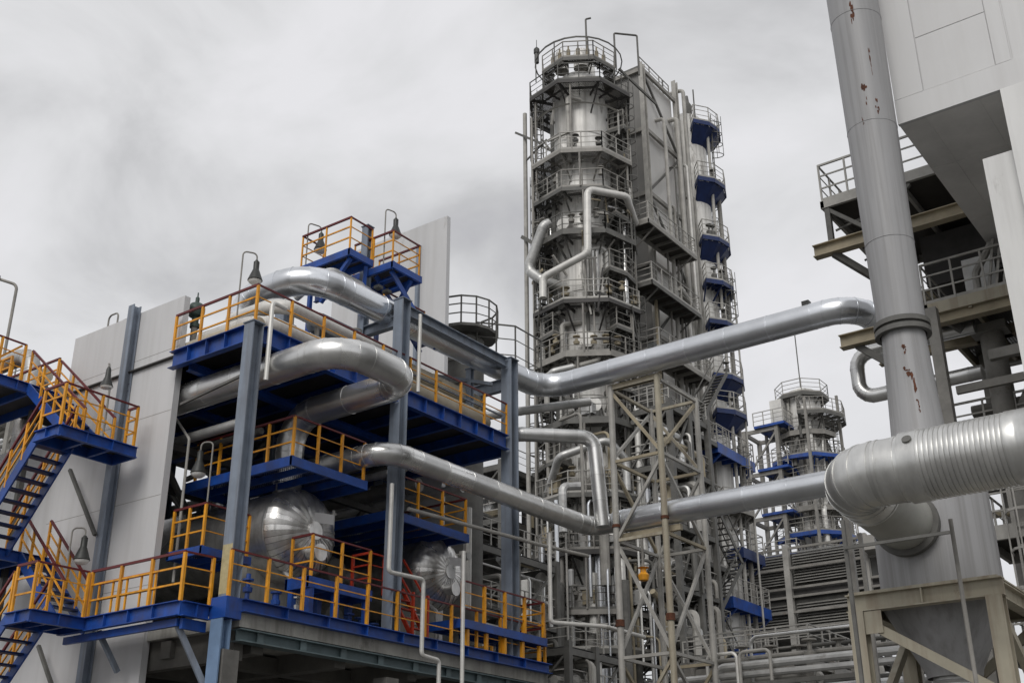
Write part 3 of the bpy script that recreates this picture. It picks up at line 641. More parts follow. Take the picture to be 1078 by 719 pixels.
flight((XL,4.9),(XR,7.22),16.1,17.1); landing(-31.2, XL, 16.05,18.4,4.9,[[(XL,16.05,4.9),(-31.1,16.05,4.9)]]); flight((XR,2.6),(XL,4.9),17.35,18.3)
mb = MB()
for x in (-31.1,):
    for y in (16.1, 18.3): mb.bar((x,y,0),(x,y,14.1),.16)
mb.bar((-29.0,18.5,11.9),(-27.35,18.5,9.75),.09); mb.bar((-29.2,18.5,7.0),(-27.35,18.5,4.7),.09)
mb.bar((-31.1,16.1,14.2),(-31.1,17.4,12.6),.1)
mb.build('post', DGREY, s_)
a, b = rail_mb([(-31.0,17.3,14.4),(-33.5,17.3,14.4)], sp=.5, pw=.08); a.add(b.v,b.f); a.build('guardrail', YEL, s_)
mb = MB()
for p_, q_ in (((-30.1,15.7,14.4),(-33.8,15.7,15.5)),((-33.8,15.7,14.4),(-30.1,15.7,15.5)),((-30.05,15.8,14.4),(-30.05,17.0,15.5))): mb.bar(p_,q_,.06,.06)
mb.build('rail_brace', YEL, s_)
# platform left of the stair, with pipework
t = thing('side_platform', 'blue platform crowded with yellow rails left behind the stair tower', 'platform', (-37,19,0))
mb = MB()
for z in (12.7, 15.9): edge_beam(mb, (-44,17.6,z-.2),(-34.2,17.6,z-.2),.4,fl=.14,ribs=1.0); edge_beam(mb, (-34.2,17.6,z-.2),(-34.2,21,z-.2),.4,fl=.14,ribs=1.0)
mb.build('deck_edge', BLUE, t)
mb = MB()
for z in (12.7,15.9): mb.box(-44,-34.3,17.7,21,z-.05,z)
mb.build('deck', DARK, t)
mb = MB()
for x in (-35,-39,-43):
    for y in (18,20.8): mb.bar((x,y,0),(x,y,17),.25)
mb.build('post', STEEL, t)
for z in (12.7, 15.9):
    for y in (17.6, 19.2, 20.9): guard([(-44,y,z),(-34.3,y,z)], t, sp=.7, pw=.08)
MB().pipe([(-44,17.2,11.6),(-32.6,17.2,11.6)], .3, n=16, seams=1).build('pipe', ALU, t)
MB().pipe([(-44,19.4,17.0),(-33.4,19.4,17.0),(-33.4,19.4,13)], .28, n=16, seams=1).build('pipe', ALUW, t)
MB().pipe([(-44,20.4,16.7),(-34.2,20.4,16.7)], .25, n=16, seams=1).build('pipe', CREAM, t)

# ------------------------------------------------------------------ lamps
lamp0 = None
def lamp(foot, h, reach, label, drop=.25):
    global lamp0
    x, y, z = foot; hx, hy = reach
    t = thing('flood_lamp', label, 'lamp', foot, 'hanging lamps on thin poles')
    MB().pipe([(x,y,z),(x,y,z+h),(x+hx,y+hy,z+h),(x+hx,y+hy,z+h-drop)], .023, bend=.12, n=8, seg=4).build('pole', GREY, t)
    c = (x+hx,y+hy,z+h-drop-.62)
    sh = MB().lathe([(.04,.66),(.055,.62),(.085,.60),(.085,.36),(.10,.33),(.17,.14),(.215,.02),(.205,0)], c, 18).build('lamp_shade', LAMPK, t)
    MB().lathe([(.20,.02),(.18,-.04),(.11,-.10),(0,-.12)], c, 16).build('lens', GLASS, t)
    return t
lamp((-23.45,19.35,15.4), 2.15, (.2,.35), 'hooked lamp above the upper railing, just left of the big pipe bend')
lamp((-25.0,23.2,19.2), 1.55, (.15,.45), 'hooked lamp at the left end of the topmost platform')
lamp((-23.0,24.7,19.2), 2.1, (.1,.4), 'hooked lamp on the right topmost platform, before the far wall')
lamp((-23.95,19.4,9.1), 2.85, (-.3,-.15), 'lamp hanging above the small blue platform, left of the corner column')
lamp((-27.2,17.7,7.3), 2.45, (.3,.2), 'lamp beside the lower stair flight against the near white wall')
t = thing('flood_lamp', 'slanted lamp on a post at the upper stair landing against the near white wall', 'lamp', (-27.3,18.2,12.0), 'hanging lamps on thin poles')
MB().pipe([(-27.35,18.3,12.0),(-27.35,18.3,14.1),(-27.55,18.3,14.75)], .03, bend=.12, n=8, seg=3).build('pole', GREY, t)
MB().lathe([(.04,.6),(.07,.52),(.08,.3),(.15,.1),(.19,.0)], (-27.45,18.25,14.0), 18).build('lamp_shade', LAMPK, t)
MB().lathe([(.18,.0),(.15,-.05),(0,-.1)], (-27.45,18.25,14.0), 16).build('lens', GLASS, t)
t = thing('lamp_mast', 'tall bent grey lamp mast at the far left against the sky', 'street lamp', (-39.9,21.6,0))
MB().pipe([(-39.5,21.7,0),(-39.5,21.7,22.2),(-40.2,21.2,22.5)], .06, bend=.3, n=10).build('mast', GREY, t)
MB().box(-40.55,-40.0,21.0,21.25,22.44,22.56).build('lamp_head', GREY, t)

# ------------------------------------------------------------------ far structure behind the left edge
t = thing('distant_pipe_rack', 'grey multi level pipe rack in the distance at the left edge', 'pipe rack', (-55,31,0))
mb = MB()
for x in (-64,-59,-54,-51):
    for y in (29,34): mb.bar((x,y,0),(x,y,23.3),.3)
for z in (14,17,19.5,22,22.3,23.3):
    for y in (29,34): mb.bar((-66,y,z),(-50,y,z),.22,.35)
    for x in (-64,-59,-54,-51): mb.bar((x,29,z),(x,34,z),.2,.3)
for x in (-64,-59,-54): mb.bar((x,29,17),(x+5,29,22),.14); 
mb.build('frame', GREY, t)
for k in range(14):
    z = (17.4,19.9,22.5,22.8)[k%4]; y = 29.6+(k*1.3)%4; MB().tube((-66,y,z+.3),(-50,y,z+.3),.16+.05*(k%3),10).build('pipe', (ALUW,GREY,LGREY)[k%3], t)
guard1([(-66,29,23.5),(-50,29,23.5)], t, GREY, sp=1.5)

# ================================================================== TALL COLUMNS
def ring_platform(root, c, z, r0, r1, a0, a1, n, edge, deckm, m, rm, rail=True, brackets=True, h=1.1, rot=math.pi/8):
    cx, cy = c
    if a1-a0 >= 2*math.pi-1e-3: angs = [rot+2*math.pi*i/n for i in range(n+1)]
    else: angs = [a0+(a1-a0)*i/n for i in range(n+1)]
    mb = MB(); full = a1-a0 >= 2*math.pi-1e-3
    P_ = lambda r, a, z_: Vector((cx+r*math.cos(a), cy+r*math.sin(a), z_))
    for i in range(n):
        p, q = P_(r1,angs[i],z-edge/2), P_(r1,angs[i+1],z-edge/2); mb.bar(p, q, .07, edge, ov=.03)
        mb.bar(P_(r0*.5+r1*.5,angs[i],z-edge*.6), P_(r0*.5+r1*.5,angs[i+1],z-edge*.6), .05, edge*.6)
        a_ = angs[i]; mb.bar(P_(r0*.95,a_,z-edge*.55), P_(r1-.03,a_,z-edge*.55), .07, edge*.75)
        am = (angs[i]+angs[i+1])/2; mb.bar(P_(r0*.95,am,z-edge*.6), P_(r1*.93,am,z-edge*.6), .05, edge*.55)
        if brackets:
            mb.bar(P_(r0*.97,a_,z-edge-(r1-r0)*.8), P_(r1*.93,a_,z-edge), .07, .09)
    if not full: mb.bar(P_(r0,angs[0],z-edge/2),P_(r1,angs[0],z-edge/2),.06,edge); mb.bar(P_(r0,angs[-1],z-edge/2),P_(r1,angs[-1],z-edge/2),.06,edge)
    o = mb.build('platform', m, root)
    d = MB(); vs = []; fs = []
    for a_ in angs: vs += [P_(r0*.98,a_,z), P_(r1,a_,z)]
    for i in range(n): fs.append((2*i,2*i+1,2*i+3,2*i+2))
    d.add(vs, fs); d.build('grating', deckm, o)
    if rail:
        pts = [P_(r1,a_,z) for a_ in angs]
        if not full: pts = [P_(r0*1.1,angs[0],z)]+pts+[P_(r0*1.1,angs[-1],z)]
        a, b = rail_mb(pts, h=h, sp=1.1, pw=.055, rw=.04, toe=.12); a.add(b.v, b.f); a.build('guardrail', rm, o)
    return o
def ladder(root, x, y, z0, z1, dirv, m=DGREY, cage=True):
    d = Vector((dirv[0],dirv[1],0)).normalized(); s2 = d.cross(Z); b = Vector((x,y,0)); mb = MB()
    for k in (-1,1): mb.bar(b+s2*.22*k+Z*z0, b+s2*.22*k+Z*z1, .05)
    k = int((z1-z0)/.4)
    for i in range(k): mb.bar(b-s2*.22+Z*(z0+i*.4+.2), b+s2*.22+Z*(z0+i*.4+.2), .025)
    if cage:
        for i in range(int((z1-z0-2)/.8)+1):
            z = z0+2+i*.8; pts = [b+d*(.7*math.sin(t_))+s2*(.36*math.cos(t_))+Z*z for t_ in [math.pi*j/6 for j in range(7)]]
            for p_, q_ in zip(pts[:-1],pts[1:]): mb.bar(p_,q_,.025,.05)
        for j in (1,3,5):
            t_ = math.pi*j/6; p_ = b+d*(.7*math.sin(t_))+s2*(.36*math.cos(t_)); mb.bar(p_+Z*(z0+2), p_+Z*z1, .03)
    return mb.build('ladder', m, root)

# ---- main column
CX, CY = -30.45, 48.95
T1 = thing('distillation_column', 'tallest grey column wrapped in octagonal platforms and pipes at the middle of the photo', 'tower', (CX,CY,0), 'process columns')
mb = MB(); mb.lathe([(1.75,0),(1.75,9),(1.55,9.6),(1.55,22),(1.62,22.3),(1.62,42.6),(1.5,43.3),(1.15,43.9),(.6,44.2),(0,44.3)], (CX,CY,0), 40)
for z in range(3, 43, 2): mb.lathe([(1.635,-.03),(1.66,0),(1.635,.03)] if z > 22 else [(1.565,-.03),(1.59,0),(1.565,.03)], (CX,CY,z+.4), 40) if z > 9 else None
mb.build('shell', SHELL, T1)
cam_az = math.atan2(-CY, -CX)               # direction towards the viewer
lv = [(44.2,2.3),(42.1,3.1),(37.5,3.0),(35.1,2.95),(32.4,3.0),(28.3,3.05),(25.3,3.0),(21.7,2.95),(17.9,3.05),(15.1,3.1),(12.3,2.95),(10.5,3.05)]
tall_rot = cam_az+math.pi/8
for i, (z, r) in enumerate(lv):
    ring_platform(T1, (CX,CY), z, 1.62, r, 0, 2*math.pi, 8, .24, GR_G, (DGREY,DARK,GREY,DGREY)[i%4], (GREY,DGREY,LGREY)[i%3], rot=tall_rot)
# top rim hoop, relief domes, mast
mb = MB(); pts = [Vector((CX+2.6*math.cos(2*math.pi*k/24), CY+2.6*math.sin(2*math.pi*k/24), 45.25)) for k in range(25)]
for p_, q_ in zip(pts[:-1],pts[1:]): mb.bar(p_,q_,.06,.09,ov=.01)
for k in range(0,24,3): mb.bar(pts[k], pts[k]-Z*1.6, .05)
mb.build('top_hoop', DGREY, T1)
for dx, dy, r, h in ((-.6,-.9,.42,1.5),(.5,-.5,.45,1.4),(.2,.8,.4,1.2)):
    MB().lathe([(r,0),(r,h*.7),(r*.8,h*.9),(r*.35,h),(0,h+.02)], (CX+dx,CY+dy,44.4), 16).build('relief_dome', SHELL, T1)
mb = MB()
for k in range(7): mb.lathe([(.12,0),(.12,.5),(.05,.55),(.05,.8)], (CX+1.9*math.cos(cam_az-.9+k*.3), CY+1.9*math.sin(cam_az-.9+k*.3), 44.4), 8)
mb.build('valve', TAN, T1)
MB().pipe([(CX+.5,CY+.2,44),(CX+.5,CY+.2,48.5),(CX+.75,CY+.4,48.6)], .06, bend=.1, n=8).build('mast', DGREY, T1)
mb = MB(); mb.tube((CX-2.2,CY-1.2,45.6),(CX-2.2,CY-1.2,46.3),.14,8); mb.lathe([(.05,0),(.18,.1),(.18,.4),(.02,.6),(.02,1.1),(0,1.1)],(CX-2.2,CY-1.2,46.2),10); mb.build('beacon', LAMPK, T1)
MB().pipe([(CX+2.2,CY+.6,44.4),(CX+2.2,CY+.6,46.9),(CX+3.2,CY+1.6,46.9),(CX+3.2,CY+1.6,44)], .06, bend=.1, n=8).build('davit', DGREY, T1)
mb = MB(); mb.bar((CX+1.9,CY+1.5,45.0),(CX+3.1,CY+3.7,43.2),.1,.14); mb.build('jib', DGREY, T1)
mb = MB(); mb.lathe([(2.75,-.04),(2.83,0),(2.75,.04),(2.67,0),(2.75,-.04)], (CX,CY,40.55), 28); mb.build('guide_hoop', LGREY, T1)
def pol(r, a, z): return Vector((CX+r*math.cos(cam_az+a), CY+r*math.sin(cam_az+a), z))   # a > 0 : towards the viewer's right
# named big pipes of the photograph
MB().pipe([pol(2.6,-.8,33.4),pol(2.9,-.85,33.2),pol(3.35,-1.2,30.9),pol(2.8,-.9,29.9),pol(1.6,-.8,29.8)], .28, bend=.6, n=14, seams=.8).build('pipe', ALUW, T1)
MB().pipe([pol(2.9,1.45,34.0),pol(3.3,.8,34.6),pol(3.25,.08,34.6),pol(3.25,.05,30.7),pol(3.3,-.75,29.8),pol(3.3,-.75,28.6)], .2, bend=.4, n=14, seams=.8).build('pipe', WPIPE, T1)
MB().pipe([pol(2.0,.05,29.1),pol(2.0,.05,31.6),pol(2.0,.62,31.9),pol(2.0,.62,29.0)], .11, bend=.3, n=10).build('pipe', WPIPE, T1)
for a_ in (.15,.25,.38,.5): MB().pipe([pol(1.85,a_,28.9),pol(1.85,a_,31.7)], .12, n=10).build('pipe', LGREY if a_ < .3 else SHELL, T1)
MB().pipe([pol(3.15,-.75,22.2),pol(3.15,-.75,24.3),pol(2.6,.2,24.9),pol(2.4,.25,25.4)], .14, bend=.3, n=10).build('pipe', LGREY, T1)
MB().pipe([pol(3.2,-1.0,23.4),pol(3.2,-.6,24.3),pol(2.6,-.3,24.6)], .2, bend=.3, n=12).build('pipe', ALUW, T1)
MB().pipe([pol(2.5,-1.2,18.2),pol(3.3,-.5,19.7),pol(3.3,.25,20.4),pol(3.0,.6,19.6),pol(3.0,.6,18.0)], .2, bend=.5, n=12, seams=.8).build('pipe', ALUW, T1)
MB().pipe([pol(2.9,.95,22.5),pol(2.9,.95,18.0)], .16, n=12).build('pipe', WPIPE, T1)
MB().pipe([pol(2.2,.1,8),pol(2.2,.1,15.0)], .28, n=14, seams=.9).build('pipe', ALU2, T1)
MB().pipe([pol(1.9,.45,8),pol(1.9,.45,17.5)], .16, n=12, seams=.9).build('pipe', ALU, T1)
# long pole at the left edge
MB().pipe([pol(3.25,-1.45,0),pol(3.25,-1.45,41.6)], .12, n=10).build('riser', LGREY, T1)
MB().pipe([pol(3.0,-1.2,6),pol(3.0,-1.2,40.8)], .07, n=8).build('riser', GREY, T1)
mb = MB(); mb.bar(pol(3.8,-1.5,40.4), pol(2.6,-1.0,38.8), .09,.12); mb.bar(pol(3.2,-1.4,38.3),pol(2.3,-1.0,39.2),.08); mb.bar(pol(3.5,-1.45,33.4),pol(3.0,-1.2,32.6),.08,.2); mb.build('jib', DGREY, T1)
# ladders and caged runs
for k, (a_, z0, z1) in enumerate(((-1.25,36,41.7),(1.0,28.9,33),(-1.3,28.9,36),(.9,15.1,18),(-1.15,21.9,28.9),(1.05,21.9,25.6),(-1.1,12.3,17.9))):
    p_ = pol(2.35,a_,0); ladder(T1, p_.x, p_.y, z0, z1+1, (math.cos(cam_az+a_), math.sin(cam_az+a_)))
# level by level clutter: risers, elbows, valves, manways
for i in range(1, len(lv)-1):
    zt, zb = lv[i][0], lv[i+1][0]
    for k in range((1,1,3,4,6,7,8,9,10,10,9)[i]):
        a_ = rnd.uniform(-1.6,1.6); r_ = rnd.uniform(1.75,2.7); pr = rnd.choice((.05,.07,.1,.14)); zt2 = zb+(zt-zb)*rnd.uniform(.5,1.0)
        pts = [pol(r_,a_,zb-(.4 if rnd.random() < .5 else 0)), pol(r_,a_,zt2)]
        if rnd.random() < .7: pts.append(pol(max(1.7,r_-.3),a_+rnd.choice((-.5,.5,.35)),zt2+rnd.uniform(-.2,.15)))
        MB().pipe(pts, pr, bend=.2, n=8, seg=4).build('pipe', rnd.choice((LGREY,WPIPE,GREY,ALU,DGREY,ALUW)), T1)
    if i in (1,3,5,6,7,8,9):
        a_ = rnd.uniform(-.8,.9); n_ = Vector((math.cos(cam_az+a_), math.sin(cam_az+a_), 0)); c_ = pol(1.55,a_,zb+1.0)
        mb = MB(); mb.tube(c_, c_+n_*.45, .32, 16); mb.tube(c_+n_*.45, c_+n_*.55, .42, 16); mb.build('manway', rnd.choice((SHELL,GREY)), T1)
    mb = MB()
    for k in range(3 if i < 3 else 7):
        a_ = rnd.uniform(-1.4,1.4); c_ = pol(rnd.uniform(2.0,2.8),a_,zb+rnd.uniform(.3,1.1)); mb.lathe([(.0,0),(.15,.02),(.17,.18),(.07,.22),(.07,.42),(.2,.44),(.2,.48),(0,.48)], c_, 10)
    mb.build('valve', rnd.choice((TAN,DGREY,GREY)), T1)
    mb = MB()
    for k in range(3):
        a_ = -1.2+k*1.2+rnd.uniform(-.2,.2); mb.bar(pol(2.8,a_,zb),pol(2.8,a_,zt-.26),.08); 
    mb.build('hanger', GREY, T1)

r3 = random.Random(41)
for k in range(44):
    a_ = r3.uniform(-1.75,1.7); r_ = r3.uniform(2.2,4.4); z0 = r3.uniform(6,16); z1 = z0+r3.uniform(2,7); pr = r3.choice((.05,.06,.08,.1,.14,.2,.24))
    pts = [pol(r_,a_,z0),pol(r_,a_,z1)]
    q = r3.random()
    if q < .6: pts.append(pol(max(1.8,r_-r3.uniform(.4,1.5)),a_+r3.uniform(-.5,.5),z1+r3.uniform(-.1,.2)))
    if q < .3: pts.append(pol(pts[-1].to_2d().length*0+1.9,a_+r3.uniform(-.6,.6),z1+r3.uniform(.8,1.6)))
    MB().pipe(pts, pr, bend=.3, n=10, seg=4, seams=.8 if pr > .12 else 0).build('pipe', r3.choice((ALU2,WPIPE,LGREY,ALU,ALUW,GREY,DGREY,TAN)), T1)
for k in range(16):
    a_ = r3.uniform(-1.6,1.6); c_ = pol(r3.uniform(2.2,2.9),a_,r3.choice((10.5,12.3,15.1,17.9,21.7))); 
    mb = MB(); w_ = r3.uniform(.2,.4); h_ = r3.uniform(.5,1.2); mb.box(c_.x-w_,c_.x+w_,c_.y-w_*.6,c_.y+w_*.6,c_.z+.3,c_.z+.3+h_); mb.box(c_.x-.05,c_.x+.05,c_.y-.05,c_.y+.05,c_.z,c_.z+.297)
    mb.build('cabinet', r3.choice((LGREY,ALUW,DGREY,TAN)), T1)

for z_, aa, ab in ((39.9,1.1,2.0),(33.8,.7,1.9),(30.3,.5,1.8),(30.5,-2.0,-1.1),(26.8,-1.9,-.7),(27.0,.6,1.8),(23.5,-1.8,-.9),(23.6,.5,1.7),(19.8,-1.7,-.6),(16.5,.5,1.6),(13.7,-1.6,-.6),(13.8,.6,1.7)):
    ring_platform(T1, (CX,CY), z_, 1.62, 2.75, cam_az+aa, cam_az+ab, 3, .2, GR_G, DGREY, GREY)
for a_, z0, z1 in ((-.95,10,41),(1.15,10,41),(1.5,8,37),(-1.65,8,37),(.72,21,34)):
    b_ = pol(2.0,a_,0); MB().bar((b_.x,b_.y,z0),(b_.x,b_.y,z1),.22,.08).build('cable_tray', DGREY, T1)
for a_, z0, z1 in ((1.35,32.4,42),(-1.45,17.9,25),(1.4,21.7,28.3),(.2,15.1,17.9),(1.3,10.5,17.9)):
    p_ = pol(2.5,a_,0); ladder(T1, p_.x, p_.y, z0, z1+1, (math.cos(cam_az+a_), math.sin(cam_az+a_)))
r4 = random.Random(77)
for k in range(70):
    a_ = r4.choice((r4.uniform(-1.9,-.75),r4.uniform(.7,1.9),r4.uniform(-.7,.7))); z_ = r4.uniform(11,41.5 if abs(a_) > .7 else 36); r_ = r4.uniform(2.0,3.0); q = r4.random()
    p_ = pol(r_,a_,z_)
    if q < .4: e_ = pol(r_+r4.uniform(-.4,.2),a_+r4.uniform(-.3,.3),z_+r4.uniform(1.2,3.2))
    elif q < .75: e_ = pol(r_,a_+r4.uniform(.3,.7),z_+r4.uniform(-.2,.2))
    else: e_ = pol(1.7,a_,z_-r4.uniform(.3,1.0))
    MB().bar(p_, e_, r4.uniform(.05,.1), r4.uniform(.06,.16)).build('support_bar', r4.choice((DGREY,DARK,GREY,TAN,DGREY,LGREY)), T1)
for i, (z0, z1, s2) in enumerate(((35.1,37.5,-1),(32.4,35.1,1),(28.3,32.4,-1),(25.3,28.3,1),(21.7,25.3,-1),(17.9,21.7,1),(15.1,17.9,-1),(12.3,15.1,1))):
    a0, a1 = s2*.95, s2*1.7; n = 10; mb = MB()
    if i%2: a0, a1 = a1, a0
    for r_ in (2.3,2.95):
        mb.bar(pol(r_,a0,z0), pol(r_,a1,z1), .05, .2); mb.bar(pol(r_,a0,z0+1.0), pol(r_,a1,z1+1.0), .045)
    for k in range(1,n): p0, p1 = pol(2.3,a0,z0).lerp(pol(2.3,a1,z1),k/n), pol(2.95,a0,z0).lerp(pol(2.95,a1,z1),k/n); mb.bar(p0, p1, .2, .03)
    mb.build('stair_flight', DGREY, T1)
# ---- clad shaft with walkways between the columns
SX, SY0, SY1 = -28.6, 53.4, 57.8
T2s = thing('clad_shaft', 'tall rectangular shaft clad in grey panels between the two columns', 'tower', (SX-1.1,(SY0+SY1)/2,0))
MB().box(SX-2.3,SX-.25,SY0+.2,SY1-.2,20.4,46.9).build('wall_panel', mat('shaft_panel', (0.60,0.59,0.57), .65, 0, .12, .8, dirt=(.36,.34,.31), dirt_amt=.3, dirt_scale=.9, stretch=(1,1,.3)), T2s)
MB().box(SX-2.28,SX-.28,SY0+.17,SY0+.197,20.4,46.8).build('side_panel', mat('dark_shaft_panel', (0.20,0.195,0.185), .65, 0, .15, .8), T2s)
mb = MB()
for x in (SX, SX-2.4):
    for y in (SY0, SY1): mb.ibeam((x,y,0),(x,y,47.2 if y == SY0 else 48.4),.3,.34,.03,Vector((0,1,0)))
mb.build('post', LGREY, T2s)
mb = MB(); zz = [6,10.5,14.8,19.5,24.0,28.6,33.2,37.9,42.4,46.8]
for z in zz:
    mb.bar((SX,SY0+.17,z),(SX,SY1-.17,z),.16,.26); mb.bar((SX-.17,SY0,z),(SX-2.2,SY0,z),.16,.26)
mb.build('girder', GREY, T2s)
mb = MB()
for i in range(len(zz)-1):
    if i%2: mb.bar((SX-.02,SY0+.2,zz[i]+.2),(SX-.02,SY1-.2,zz[i+1]-.2),.13,.13)
    else: mb.bar((SX-.02,SY1-.2,zz[i]+.2),(SX-.02,SY0+.2,zz[i+1]-.2),.13,.13)
mb.build('brace', DGREY, T2s)
for i, z in enumerate((9.2,12.4,15.8,19.2,22.8,26.6,30.4,34.2)):
    y0, y1 = (SY0-3.6, SY1+.3) if i%2 == 0 else (SY0-2.6, SY1-1.0)
    if i > 5: y0, y1 = SY0-3.0, SY0+2.6
    x0, x1 = SX+.2, SX+1.5
    mb = MB()
    for p_, q_ in (((x1,y0,z-.13),(x1,y1,z-.13)),((x0,y0,z-.13),(x0,y1,z-.13)),((x0,y0,z-.13),(x1,y0,z-.13)),((x0,y1,z-.13),(x1,y1,z-.13))): mb.bar(p_,q_,.08,.26,ov=.04)
    for k in range(1,6): mb.bar((x0,y0+(y1-y0)*k/6,z-.16),(x1,y0+(y1-y0)*k/6,z-.16),.06,.18)
    mb.bar((SX+.1,y0+.6,z-1.3),(x1,y0+.6,z-.28),.08); mb.bar((SX+.1,y1-.6,z-1.3),(x1,y1-.6,z-.28),.08)
    o = mb.build('walkway', GREY if i%2 else DGREY, T2s)
    MB().box(x0,x1,y0,y1,z-.005,z+.01).build('grating', GR_G, o)
    a, b = rail_mb([(x0,y0,z),(x1,y0,z),(x1,y1,z),(x0,y1,z)], sp=1.2, pw=.055, rw=.04, toe=.12); a.add(b.v,b.f); a.build('guardrail', LGREY, o)
for i, (z0, z1) in enumerate(((9.2,12.4),(12.4,15.8),(15.8,19.2),(22.8,26.6))):
    y0, y1 = (SY0-.5, SY0+3.0) if i%2 else (SY0+3.0, SY0-.5); x = SX+1.9; mb = MB()
    for xx in (x, x+.75): mb.bar((xx,y0,z0),(xx,y1,z1),.05,.22); mb.bar((xx,y0,z0+1),(xx,y1,z1+1),.05)
    for k in range(14): f_ = (k+.5)/14; mb.bar((x,y0+(y1-y0)*f_,z0+(z1-z0)*f_),(x+.75,y0+(y1-y0)*f_,z0+(z1-z0)*f_),.2,.03)
    mb.build('stair_flight', DGREY, T2s)
for y, z0, z1, r_, m_ in ((SY0+1.9,8,44,.12,LGREY),(SY0+2.5,8,38,.08,GREY),(SY1+.5,8,47.9,.13,LGREY),(SY0+3.4,18,31,.14,WPIPE),(SY1+.9,8,40,.09,GREY),(SY0-.6,10,31,.1,TAN),(SY1-.7,9,45,.15,LGREY),(SY1+.2,9,42,.1,WPIPE),(SY0+1.2,9,35,.06,GREY),(SY0+2.9,20,41,.05,DGREY)):
    MB().pipe([(SX+.35,y,z0),(SX+.35,y,z1),(SX-.6,y,z1+.1)], r_, bend=.3, n=10).build('riser', m_, T2s)
MB().pipe([(SX+.3,SY1+.2,29.3),(SX+.9,SY1-.6,30.7),(SX+.9,SY1-3,31.8)], .18, bend=.3, n=10).build('pipe', LGREY, T2s)
MB().box(SX-1.9,SX-.6,SY0+1.0,SY0+2.6,46.95,48.0).build('roof_housing', DGREY, T2s)
guard1([(SX-.3,SY0+.3,46.95),(SX-.3,SY1-.3,46.95)], T2s, GREY, sp=1.1, pw=.06)

# ---- second column with blue platforms
DX, DY = -28.99, 58.95+.9
T2 = thing('distillation_column', 'second column with dark blue platforms jutting out on its right side', 'tower', (DX,DY,0), 'process columns')
MB().lathe([(1.2,0),(1.2,45.8),(1.0,46.5),(.6,46.9),(0,47.0)], (DX,DY,0), 32).build('shell', SHELL, T2)
a_r = math.atan2(.587,.81)                     # the viewer's right
t2l = [(45.3,2.2,NAVY,1),(41.0,2.25,NAVY,1),(36.8,2.2,NAVY,1),(33.8,2.2,NAVY,0),(31.1,2.25,NAVY,0),(27.6,2.3,NAVY,1),(25.4,2.3,NAVY,1),(19.6,2.2,GREY,0)]
for z, r, m_, solid in t2l:
    ring_platform(T2, (DX,DY), z, 1.2, r, a_r-1.5, a_r+1.5, 6, .3, GR_D if solid else GR_G, m_, LGREY, brackets=True)
    if solid:
        mb = MB()
        for k in range(6):
            a0, a1 = a_r-1.5+3.0*k/6, a_r-1.5+3.0*(k+1)/6
            mb.add([(DX+1.22*math.cos(a0),DY+1.22*math.sin(a0),z-1.25),(DX+1.22*math.cos(a1),DY+1.22*math.sin(a1),z-1.25),(DX+r*.97*math.cos(a1),DY+r*.97*math.sin(a1),z-.31),(DX+r*.97*math.cos(a0),DY+r*.97*math.sin(a0),z-.31)],[(0,1,2,3)])
        mb.build('skirt', m_, T2)
for z, y0, y1, m_ in ((22.9,-3.0,1.7,BLUE),(17.4,-.8,1.9,NAVY),(14.4,-2.6,2.1,BLUE),(11.9,-1.2,2.2,BLUE)):
    x0, x1 = DX+.2, DX+1.9; mb = MB()
    for p_, q_ in (((x1,DY+y0,z-.3),(x1,DY+y1,z-.3)),((x0,DY+y0,z-.3),(x1,DY+y0,z-.3)),((x0,DY+y1,z-.3),(x1,DY+y1,z-.3))): mb.bar(p_,q_,.09,.6,ov=.04)
    for k in range(1,6): mb.bar((x0,DY+y0+(y1-y0)*k/6,z-.35),(x1,DY+y0+(y1-y0)*k/6,z-.35),.1,.45)
    mb.bar((x0,DY+y0+.3,z-1.9),(x1,DY+y0+.3,z-.62),.12); mb.bar((x0,DY+y1-.3,z-1.9),(x1,DY+y1-.3,z-.62),.12)
    o = mb.build('platform', m_, T2); MB().box(x0,x1,DY+y0,DY+y1,z-.01,z+.012).build('grating', GR_B, o)
    a, b = rail_mb([(x0,DY+y0,z),(x1,DY+y0,z),(x1,DY+y1,z),(x0,DY+y1,z)], sp=.8, pw=.06, rw=.045); a.add(b.v,b.f); a.build('guardrail', LGREY, o)
for k, (dx, dy) in enumerate(((1.6,-.2),(1.5,.9),(.8,1.6),(2.1,.6))):
    MB().pipe([(DX+dx,DY+dy,6),(DX+dx,DY+dy,45.6-k*4),(DX,DY,46-k*4)], (.1,.14,.08,.06)[k], bend=.3, n=10).build('riser', (LGREY,GREY,WPIPE,LGREY)[k], T2)
for k in range(6):
    p_ = (DX+1.75*math.cos(a_r+(.8 if k%2 else -.6)), DY+1.75*math.sin(a_r+(.8 if k%2 else -.6))); ladder(T2, p_[0], p_[1], (45.3,41.0,33.8,27.6,22.6,17.1)[k]-4.0, (45.3,41.0,33.8,27.6,22.6,17.1)[k]+1, (math.cos(a_r),math.sin(a_r)))
mb = MB(); mb.lathe([(.3,0),(.3,.8),(.15,1.1),(.1,1.6),(0,1.6)],(DX+.4,DY-.4,46.6),12); mb.tube((DX+1.1,DY-.8,45.3),(DX+1.1,DY-.8,48.2),.05,6); mb.tube((DX-.9,DY-1.2,43.9),(DX-.9,DY-1.2,49.6),.06,6); mb.build('vent', DGREY, T2)
mb = MB()
for z, r, *_ in t2l:
    for k in range(2):
        aa = a_r+rnd.uniform(-1.2,1.2); mb.lathe([(.1,0),(.18,.1),(.18,.5),(.06,.6),(.06,.9),(.2,.92),(.2,.98),(0,.98)], (DX+1.8*math.cos(aa),DY+1.8*math.sin(aa),z), 10)
mb.build('valve', DGREY, T2)

